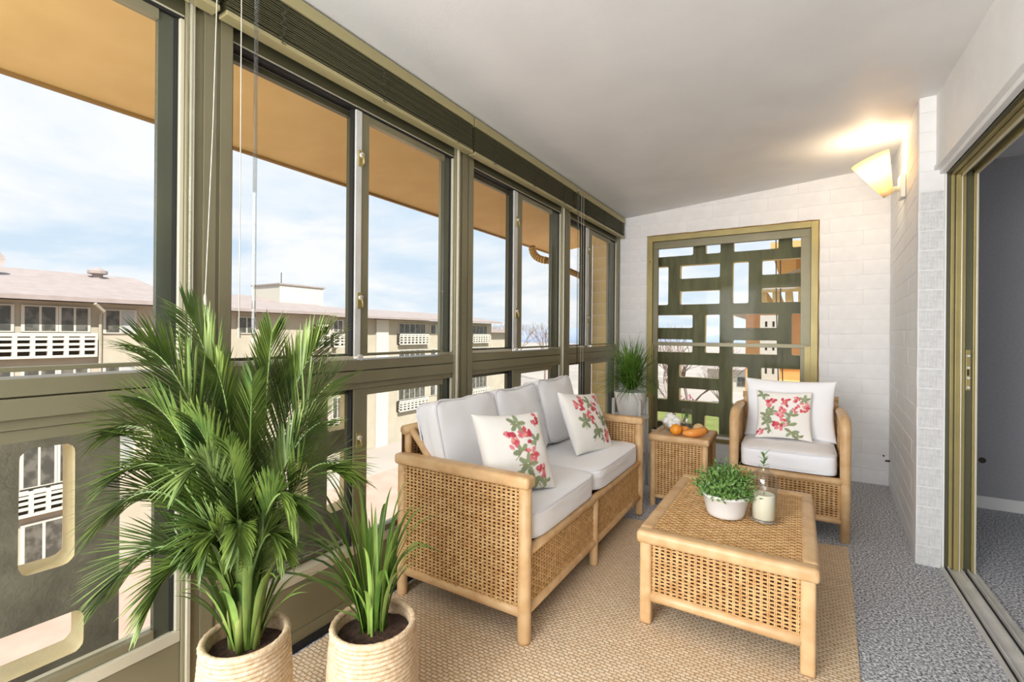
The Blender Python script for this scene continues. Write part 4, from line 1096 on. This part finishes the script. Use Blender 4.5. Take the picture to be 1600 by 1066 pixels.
# ================================================================== PLANTS
def blade(base, ctrl, tip, width, n=7, fold=0.25, side=None, mb=None):
    """arching strap leaf with a shallow V section"""
    mb = mb or MB(); pts = bez(base, ctrl, tip, n); vs = []; fs = []
    for i, p in enumerate(pts):
        t = i / n; d = (pts[min(i + 1, n)] - pts[max(i - 1, 0)]).normalized()
        s = side or d.cross(Vector((0, 0, 1)))
        if s.length < 1e-3: s = Vector((1, 0, 0))
        s = s.normalized(); up = s.cross(d).normalized()
        w_ = width * (0.55 + 1.2 * t if t < 0.35 else 1.0 * (1 - ((t - 0.35) / 0.65) ** 1.7)) + 0.0004
        vs += [p - s * w_ + up * w_ * fold, p, p + s * w_ + up * w_ * fold]
    for i in range(n):
        for c in (0, 1):
            a = i * 3 + c; fs.append((a, a + 1, a + 4, a + 3))
    return mb.add(vs, fs)
def rope_pot(root, cx, cy, rim_z, r, ncoil, soil_drop=0.035):
    ncoil = round(rim_z / 0.0115); hc = rim_z / ncoil; mb = MB(); n1, n2 = 60, 7
    for k in range(ncoil):
        t = k / (ncoil - 1)
        rr = r * (0.88 + 0.17 * math.sin(math.pi * (0.12 + 0.72 * t)))
        cr_ = hc * (0.56 if k < ncoil - 1 else 0.8); vs = []; fs = []
        for i in range(n1):
            q = 2 * math.pi * i / n1
            for j in range(n2):
                w_ = 2 * math.pi * j / n2
                tw_ = 1 + 0.10 * math.sin(q * 30 + k * 1.7 + w_)
                ra = rr - hc * 0.5 + cr_ * math.cos(w_) * tw_
                vs.append((cx + ra * math.cos(q), cy + ra * math.sin(q), (k + 0.5) * hc + cr_ * math.sin(w_) * tw_ + 0.006 * math.sin(q + k) * hc))
        for i in range(n1):
            for j in range(n2):
                fs.append((i*n2+j, ((i+1) % n1)*n2+j, ((i+1) % n1)*n2+(j+1) % n2, i*n2+(j+1) % n2))
        mb.add(vs, fs)
    mb.build('rope_coils', 'rope', root, smooth=True, kind='stuff')
    mb = MB(); rs = r * 0.92 - hc; g = 18; vs = [(cx, cy, rim_z - soil_drop + 0.012)]; fs = []
    random.seed(int(cx * 100))
    for a in range(1, 7):
        for k in range(24):
            q = 2 * math.pi * k / 24; ra = rs * a / 6
            vs.append((cx + ra * math.cos(q), cy + ra * math.sin(q), rim_z - soil_drop + 0.012 * (1 - a / 6) + random.uniform(-.004, .004)))
    for k in range(24): fs.append((0, 1 + k, 1 + (k + 1) % 24))
    for a in range(5):
        for k in range(24): fs.append((1 + a*24 + k, 1 + (a+1)*24 + k, 1 + (a+1)*24 + (k+1) % 24, 1 + a*24 + (k+1) % 24))
    mb.add(vs, fs).build('soil', 'soil', root, smooth=True)
    MB().lathe([(rs + 0.004, 0.012), (rs + 0.004, rim_z - 0.01)], c=(cx, cy, 0), n=32).build('pot_liner', 'rope', root, smooth=True)

# ---- tall palm in a rope planter
PX, PY, PR = -1.226, 0.690, 0.40
pm = empty('potted_palm', (PX, PY, 0), 'tall feathery palm in a coiled rope planter beside the windows', 'plant')
rope_pot(pm, PX, PY, PR, 0.108, 13)
fr = [((-1.420, 0.634, 1.235), (-1.316, 0.668, 1.075), .185), ((-1.430, 0.535, 1.150), (-1.330, 0.600, 1.10), .195), ((-1.465, 0.474, 0.938), (-1.37, 0.56, 1.04), .16),
      ((-1.455, 0.461, 0.715), (-1.375, 0.55, 0.90), .16), ((-1.406, 0.456, 0.559), (-1.36, 0.544, 0.76), .15), ((-1.304, 0.495, 0.526), (-1.31, 0.572, 0.72), .13),
      ((-1.263, 0.777, 1.185), (-1.218, 0.751, 1.04), .16), ((-1.157, 0.865, 1.165), (-1.205, 0.770, 1.039), .19), ((-1.099, 0.853, 1.055), (-1.163, 0.772, 0.95), .185),
      ((-1.018, 0.844, 0.814), (-1.103, 0.779, 0.90), .15), ((-1.273, 0.630, 1.105), (-1.245, 0.664, 0.997), .13), ((-1.150, 0.657, 1.06), (-1.177, 0.676, 0.969), .12),
      ((-1.20, 0.530, 0.86), (-1.213, 0.600, 0.90), .14), ((-1.03, 0.697, 0.760), (-1.10, 0.697, 0.85), .13), ((-1.36, 0.50, 1.03), (-1.30, 0.58, 0.98), .15), ((-1.41, 0.47, 0.83), (-1.33, 0.57, 0.93), .15),
      ((-1.08, 0.80, 0.95), (-1.15, 0.74, 0.90), .14), ((-1.10, 0.60, 0.70), (-1.16, 0.63, 0.78), .11), ((-1.19, 0.56, 0.66), (-1.21, 0.60, 0.76), .11), ((-1.08, 0.70, 0.64), (-1.13, 0.69, 0.74), .10),
      ((-1.28, 0.58, 0.66), (-1.27, 0.61, 0.76), .11), ((-1.15, 0.60, 0.92), (-1.18, 0.64, 0.85), .12), ((-1.23, 0.56, 0.98), (-1.22, 0.62, 0.88), .13), ((-1.34, 0.62, 0.80), (-1.30, 0.65, 0.84), .12)]
def frond(root, base, ctrl, tip, L, seed, pale):
    rnd = random.Random(seed)
    n = 30; pts = bez(base, ctrl, tip, n)
    fo = MB(); vdir = Vector((-math.sin(R(31.3)), math.cos(R(31.3)), 0))
    ax = (Vector(tip) - Vector(base)).normalized()
    facing = rnd.uniform(-0.25, 0.25)
    side0 = ax.cross(vdir).normalized()
    for i in range(9, n + 1):
        t = (i - 9) / (n - 9); p = pts[i]; d = (pts[min(i + 1, n)] - pts[i - 1]).normalized()
        s = (side0 - d * side0.dot(d)).normalized(); nn = s.cross(d).normalized()
        prof_ = (math.sin(math.pi * min(1, 0.25 + 0.62 * t)) ** 0.7)
        for sg in (-1, 1):
            for sub in (0, 0.33, 0.67):
                pp = p - d * sub * (pts[1] - pts[0]).length
                ln = L * 0.98 * prof_ * rnd.uniform(0.9, 1.1)
                f_ = 1.25 + 0.9 * t
                dr_ = (d * f_ + s * sg * (1.0 - 0.35 * t) + nn * rnd.uniform(-.16, .16) + nn * facing).normalized()
                tipp = pp + dr_ * ln + Vector((0, 0, -ln * rnd.uniform(0.04, 0.16)))
                ct_ = pp + dr_ * ln * 0.55
                tipp.x = max(tipp.x, XW + 0.03); ct_.x = max(ct_.x, XW + 0.03)
                blade(pp, ct_, tipp, 0.0042, n=4, fold=0.3, mb=fo)
    o = fo.build('frond', 'palm_leaf_pale' if pale else 'palm_leaf', root)
    MB().tube(pts, [0.006 - 0.0048 * k / n for k in range(n + 1)], 6).build('rachis', 'palm_leaf_pale', o, smooth=True)
for k, (tip, ctl, L) in enumerate(fr):
    a = 2 * math.pi * k / len(fr)
    base = (PX + 0.022 * math.cos(a), PY + 0.022 * math.sin(a), PR - 0.03)
    c2 = Vector(ctl) * 1.0
    # keep the lower part of each stalk near the crown
    c2 = Vector((ctl[0] * 0.72 + PX * 0.28, ctl[1] * 0.72 + PY * 0.28, ctl[2] + (0.06 if tip[2] < 0.9 else 0.0)))
    frond(pm, base, c2, tip, L, 100 + k, k % 4 == 0)
random.seed(77)
for k in range(60):
    a = random.uniform(0, 6.28); r_ = random.uniform(.05, .17); h_ = random.uniform(.10, .34)
    b = (PX + 0.03 * math.cos(a), PY + 0.03 * math.sin(a), PR - 0.03)
    blade(b, (PX + r_ * .5 * math.cos(a), PY + r_ * .5 * math.sin(a), PR + h_ * 0.9), (PX + r_ * math.cos(a), PY + r_ * math.sin(a), PR + h_ * random.uniform(.7, 1.1)), random.uniform(.005, .010)).build('strap_leaf', 'strap_leaf' if k % 3 else 'palm_leaf', pm, smooth=True)
for k in range(5):
    a = 2 * math.pi * k / 5 + .3
    MB().tube([(PX + .03 * math.cos(a), PY + .03 * math.sin(a), PR - .04), (PX + .035 * math.cos(a), PY + .035 * math.sin(a), PR + .06), (PX + .02 * math.cos(a), PY + .02 * math.sin(a), PR + .2)], [.011, .010, .006], 8).build('stem', 'stem', pm, smooth=True)

# ---- spider plant in a rope planter
QX, QY, QR = -1.037, 0.952, 0.36
sp = empty('potted_spider_plant', (QX, QY, 0), 'shorter arching strap-leaved plant in a coiled rope planter before the sofa', 'plant')
rope_pot(sp, QX, QY, QR, 0.122, 12)
tips = [(-1.274, .817, .801), (-1.195, .865, .789), (-1.147, .894, .734), (-1.084, .932, .80), (-1.052, .952, .70), (-.957, 1.01, .763), (-.933, 1.024, .708), (-.917, 1.034, .652), (-.876, 1.059, .551), (-.932, 1.025, .587),
        (-1.257, .828, .528), (-1.30, .80, .584), (-1.21, .856, .677), (-1.004, .981, .735), (-1.116, .913, .752), (-1.019, .972, .624), (-1.17, .86, .50), (-1.24, .84, .62), (-1.06, .80, .60), (-.98, .86, .62), (-1.10, .82, .66), (-1.0, 1.08, .66), (-1.1, 1.08, .7), (-.90, .95, .55), (-1.16, 1.04, .6)]
random.seed(81)
for k in range(62):
    tp = Vector(tips[k % len(tips)]) + (Vector((0, 0, 0)) if k < len(tips) else Vector((random.gauss(0, .04), random.gauss(0, .04), random.uniform(-.12, .02))))
    a = math.atan2(tp.y - QY, tp.x - QX) + random.uniform(-.5, .5); rb = random.uniform(.005, .035)
    b = Vector((QX + rb * math.cos(a), QY + rb * math.sin(a), QR - .03))
    hz = math.hypot(tp.x - QX, tp.y - QY)
    lift = 0.75 + 0.25 * min(1, hz / .2)
    c_ = Vector((QX * .62 + tp.x * .38, QY * .62 + tp.y * .38, b.z + (tp.z - b.z) * lift + (0.10 if hz > .17 and tp.z < .62 else 0.0)))
    blade(b, c_, tp, random.uniform(.0055, .0085), n=9).build('strap_leaf', 'strap_leaf' if k % 3 else 'grass_leaf', sp, smooth=True)

# ---- grassy plant in a white pot on a stand in the far corner
GX, GY = -1.125, 3.66
stn = empty('plant_stand', (GX, GY, 0), 'small pale wooden stand under the white pot in the far corner', 'stand')
for a in range(4):
    q = R(45 + 90 * a); MB().tube([(GX + .15 * math.cos(q), GY + .15 * math.sin(q), 0), (GX + .145 * math.cos(q), GY + .145 * math.sin(q), .70)], .013, 8).build('leg', 'skirting', stn, smooth=True)
MB().lathe([(0.0, .548), (.142, .548), (.142, .566), (0, .566)], c=(GX, GY, 0), n=24).build('shelf', 'skirting', stn)
gp = empty('potted_grass_plant', (GX, GY, .566), 'fluffy grass-like plant in a white pot in the far corner by the end window', 'plant')
MB().lathe([(0, .567), (.086, .567), (.092, .575), (.124, .735), (.129, .748), (.124, .752), (.117, .745), (.112, .73), (0, .725)], c=(GX, GY, 0), n=32).build('pot', 'white_ceramic', gp, smooth=True)
MB().lathe([(0, .732), (.113, .728)], c=(GX, GY, 0), n=20).build('soil', 'soil', gp)
random.seed(91); mb = MB()
for k in range(950):
    a = random.uniform(0, 6.28); el_ = random.uniform(-.22, 1.35); L = random.uniform(.26, .41) * (1.0 if el_ > .7 else .86)
    d = Vector((math.cos(a) * math.cos(el_), math.sin(a) * math.cos(el_), math.sin(el_)))
    b = Vector((GX + random.gauss(0, .02), GY + random.gauss(0, .02), .76 + random.uniform(0, .10)))
    tp = b + d * L + Vector((0, 0, -.05 * math.cos(el_))); tp.x = max(tp.x, XW + .03); c_ = b + d * L * .5 + Vector((0, 0, .05))
    blade(b, c_, tp, random.uniform(.0016, .003), n=4, mb=mb)
mb.build('foliage', 'grass_leaf', gp, kind='stuff')

# ---- bowl plant on the coffee table
BX, BY, BZ = -0.270, 2.30, TH
bp = empty('bowl_plant', (BX, BY, BZ), 'small bushy green plant in a round white bowl on the coffee table', 'plant')
MB().lathe([(0, .002), (.070, .002), (.074, .006), (.080, .02), (.095, .085), (.102, .090), (.104, .098), (.100, .104), (.093, .100), (.088, .085), (0, .082)], c=(BX, BY, BZ), n=40).build('bowl', 'white_ceramic', bp, smooth=True)
random.seed(95); mb = MB()
for k in range(520):
    a = random.uniform(0, 6.28); el_ = math.asin(random.uniform(-.05, 1)); L = random.uniform(.085, .14) * (1 + .18 * math.sin(el_))
    d = Vector((math.cos(a) * math.cos(el_), math.sin(a) * math.cos(el_), math.sin(el_) * .95))
    b = Vector((BX, BY, BZ + .09)); tp = b + d * L
    for q in range(5):
        c0 = b.lerp(tp, .45 + q * .13); w_ = Vector((random.gauss(0, 1), random.gauss(0, 1), random.gauss(.6, .7))).normalized() * random.uniform(.014, .024)
        s_ = w_.cross(d); s_ = (s_.normalized() if s_.length > 1e-6 else Vector((1, 0, 0))) * .0048
        mb.add([c0 - s_ * .4, c0 + w_ * .5 - s_, c0 + w_ + d * .006, c0 + w_ * .5 + s_], [(0, 1, 2, 3)])
mb.build('foliage', 'herb_leaf', bp, kind='stuff')
mb = MB()
for k in range(40):
    a = random.uniform(0, 6.28); el_ = random.uniform(.1, 1.5)
    d = Vector((math.cos(a) * math.cos(el_), math.sin(a) * math.cos(el_), math.sin(el_)))
    mb.tube([Vector((BX, BY, BZ + .08)), Vector((BX, BY, BZ + .09)) + d * .11], .0012, 4, cap=False)
mb.build('stems', 'stem', bp, kind='stuff')
MB().lathe([(0, .086), (.088, .084)], c=(BX, BY, BZ), n=20).build('soil', 'soil', bp)

# ---- candle under a glass jar
KX, KY, KZ = -0.120, 2.325, TH
jr = empty('glass_candle_jar', (KX, KY, KZ), 'clear glass bottle jar with a green sprig around a candle on the coffee table', 'jar')
MB().lathe([(0, .002), (.050, .002), (.054, .006), (.054, .175), (.050, .195), (.036, .212), (.022, .220), (.020, .232), (.023, .236), (.0205, .236), (.018, .230), (.020, .217), (.033, .208), (.047, .192), (.0505, .172), (.0505, .010), (0, .008)], c=(KX, KY, KZ), n=40).build('glass', 'clear_glass', jr, smooth=True)
MB().lathe([(.050, .001), (.0552, .003), (.0552, .008), (.0542, .010)], c=(KX, KY, KZ), n=36).build('base_ring', 'clear_glass', jr, smooth=True)
random.seed(97)
spg = MB()
for k in range(9):
    a = k * 2.4; z0 = .235 + k * .006
    blade((KX, KY, KZ + z0), (KX + .012 * math.cos(a), KY + .012 * math.sin(a), KZ + z0 + .014), (KX + .026 * math.cos(a), KY + .026 * math.sin(a), KZ + z0 + .012 + k * .002), .005, n=4, mb=spg)
o = spg.build('sprig', 'herb_leaf', jr)
MB().tube([(KX, KY, KZ + .215), (KX, KY, KZ + .29)], .002, 5).build('sprig_stem', 'stem', o)
cd = empty('pillar_candle', (KX, KY, KZ + .009), 'cream pillar candle inside the glass jar', 'candle')
MB().lathe([(0, .0105), (.043, .0105), (.0445, .014), (.0445, .112), (.042, .117), (.034, .114), (0, .110)], c=(KX, KY, KZ), n=36).build('wax', 'candle_wax', cd, smooth=True)
MB().tube([(KX, KY, KZ + .108), (KX + .001, KY, KZ + .122)], .0013, 5).build('wick', 'wick', cd)

# ---- things on the side table
TZ = SH - 0.006
def ball(name, c, r, m, parent=None, sq=1.0, **k):
    prof_ = [(r * math.sin(math.pi * i / 14), -r * sq * math.cos(math.pi * i / 14)) for i in range(15)]
    prof_[0] = (0.0004, prof_[0][1]); prof_[-1] = (0.0004, prof_[-1][1])
    return MB().lathe(prof_, c=c, n=24).build(name, m, parent, smooth=True, **k)
bo = empty('glass_bowl', (-.778, 3.545, TZ), 'clear glass bowl heaped with white round blossoms on the side table', 'bowl')
MB().lathe([(0, .003), (.035, .003), (.060, .03), (.072, .065), (.069, .065), (.057, .033), (.033, .008), (0, .008)], c=(-.778, 3.545, TZ), n=32).build('glass', 'clear_glass', bo, smooth=True)
random.seed(99)
for (x, y, z, r) in ((-.03, -.01, .072, .034), (.03, .0, .075, .034), (0, .03, .085, .034), (.0, -.035, .06, .032), (-.02, .02, .10, .030), (.035, -.03, .055, .03)):
    ball('blossom', (-.778 + x, 3.545 + y, TZ + z), r, 'petal_white', bo)
tg = empty('glass_tumbler', (-.690, 3.625, TZ), 'tall clear glass tumbler with mint leaves on the side table', 'glass')
MB().lathe([(0, .002), (.034, .002), (.037, .006), (.038, .06), (.036, .16), (.0335, .16), (.035, .06), (.034, .012), (0, .012)], c=(-.690, 3.625, TZ), n=32).build('glass', 'clear_glass', tg, smooth=True)
for k in range(7):
    a = k * 2.1; mb = blade((-.690, 3.625, TZ + .085 + .004 * k), (-.690 + .014 * math.cos(a), 3.625 + .014 * math.sin(a), TZ + .11 + .004 * k), (-.690 + .027 * math.cos(a), 3.625 + .027 * math.sin(a), TZ + .105 + .005 * k), .011, n=5)
    mb.build('mint_leaf', 'mint', tg, smooth=True)
random.seed(101)
for k in range(3):
    box('ice_cube', 'clear_glass', tg, -.703 + .003 * k, -.680 + .003 * k, 3.614, 3.636, TZ + .016 + .026 * k, TZ + .040 + .026 * k, .003)
og = empty('orange', (-.722, 3.415, TZ), 'whole round orange at the front of the side table', 'orange')
ball('peel', (-.722, 3.415, TZ + .041), .041, 'orange_skin', og, .93)
ball('navel', (-.722, 3.415, TZ + .079), .005, 'wick', og, .5)
o = empty('orange_half', (-.684, 3.495, TZ), 'darker orange segment between the whole orange and the tumbler', 'orange')
MB().lathe([(.0004, -.034), (.02, -.028), (.032, -.012), (.035, .004), (.030, .016), (.0004, .020)], c=(-.684, 3.495, TZ + .035), n=22).build('peel', 'melon', o, smooth=True)
ml = empty('melon_wedge', (-.62, 3.42, TZ), 'curved orange melon wedge lying on the side table', 'fruit')
arcp = [(-.672 + .135 * t, 3.395 - .03 * math.sin(math.pi * t) + .085 * t, TZ + .026 + .018 * t * t) for t in [i / 10 for i in range(11)]]
MB().tube(arcp, [.008 + .022 * math.sin(math.pi * (0.08 + .72 * i / 10)) for i in range(11)], 12).build('flesh', 'melon', ml, smooth=True)
br_ = empty('bread_roll', (-.598, 3.57, TZ), 'small pale bread roll behind the melon wedge', 'bread')
ball('crust', (-.598, 3.57, TZ + .036), .040, 'roll_crust', br_, .88)

# ---- wall sconce
ly = 3.83; lx = wallx(ly)
ls = empty('wall_sconce', (lx, ly, 2.13), 'lit wall sconce with a flared cream shade high on the white brick corner', 'lamp')
box('back_plate', 'plastic_white', ls, lx - .03, lx - .004, ly - .055, ly + .055, 2.075, 2.225, .008)
MB().tube([(lx - .025, ly, 2.14), (lx - .06, ly - .01, 2.14)], .016, 10).build('arm', 'pale_metal', ls)
B = Vector((lx - .085, ly - .015, 2.10)); T = Vector((lx - .185, ly - .04, 2.345))
axis = (T - B).normalized(); e1 = axis.cross(Vector((1, 0, 0))).normalized(); e2 = axis.cross(e1).normalized()
H_ = (T - B).length
toward = Vector((-0.55, -0.83, 0)); toward = (toward - axis * toward.dot(axis)).normalized(); sidev = axis.cross(toward).normalized()
vs = []; fs = []; na, nh = 26, 8
for layer in (0, 1):
    for i in range(nh + 1):
        t = i / nh; rr = .026 + (.105 - .026) * t - layer * .0025; c = B + axis * H_ * t
        for j in range(na + 1):
            q = R(-112 + 224 * j / na); vs.append(c + toward * rr * math.cos(q) + sidev * rr * math.sin(q))
Nn = (nh + 1) * (na + 1)
for i in range(nh):
    for j in range(na):
        a = i * (na + 1) + j; fs.append((a, a + 1, a + na + 2, a + na + 1)); fs.append((Nn + a + na + 1, Nn + a + na + 2, Nn + a + 1, Nn + a))
for j in range(na):
    a = j; fs.append((a + 1, a, Nn + a, Nn + a + 1)); a = nh * (na + 1) + j; fs.append((a, a + 1, Nn + a + 1, Nn + a))
for i in range(nh):
    a = i * (na + 1); fs.append((a, a + na + 1, Nn + a + na + 1, Nn + a)); a += na; fs.append((a + na + 1, a, Nn + a, Nn + a + na + 1))
MB().add(vs, fs).build('lamp_shade', 'lamp_shade', ls, smooth=True)
bc = B + axis * H_ * 0.50
ball('bulb', tuple(bc - toward * .012), .030, 'bulb', ls, 1.15)
MB().tube([B + axis * .015, bc - toward * .01], .014, 10).build('bulb_socket', 'pale_metal', ls)
pl = bpy.data.lights.new('sconce_light', 'POINT'); pl.energy = 4.0; pl.color = (1.0, .80, .55); pl.shadow_soft_size = .045
po = bpy.data.objects.new('sconce_light', pl); COL.objects.link(po); po.location = bc + axis * .07 - toward * .0

# ---- small wall pegs near the floor corner
for k, (x, y, z, lb) in enumerate(((.628, 4.70, .22, 'small grey peg on the right wall low near the far corner'), (.60, 4.775, .24, 'tiny dark peg on the back wall low beside the far corner'))):
    mb = MB()
    if k == 0: mb.tube([(wallx(y) - .001, y, z), (wallx(y) - .03, y - .01, z)], [.008, .006], 8)
    else: mb.tube([(x, D - .001, z), (x, D - .022, z)], [.006, .005], 8)
    props(mb.build('wall_peg', 'far_dark', None, center=True), lb, 'peg')

# everything that stands on the rug rests on its upper face
for ob in list(COL.objects):
    if ob.parent is None and ob.name.split('.')[0] in ('wicker_sofa', 'wicker_coffee_table', 'potted_palm', 'potted_spider_plant', 'bowl_plant', 'glass_candle_jar', 'pillar_candle'):
        ob.location.z += 0.0086
    elif ob.parent is None and ob.get('category') in ('cushion', 'pillow') and 'sofa' in ob.get('label', ''):
        ob.location.z += 0.0086
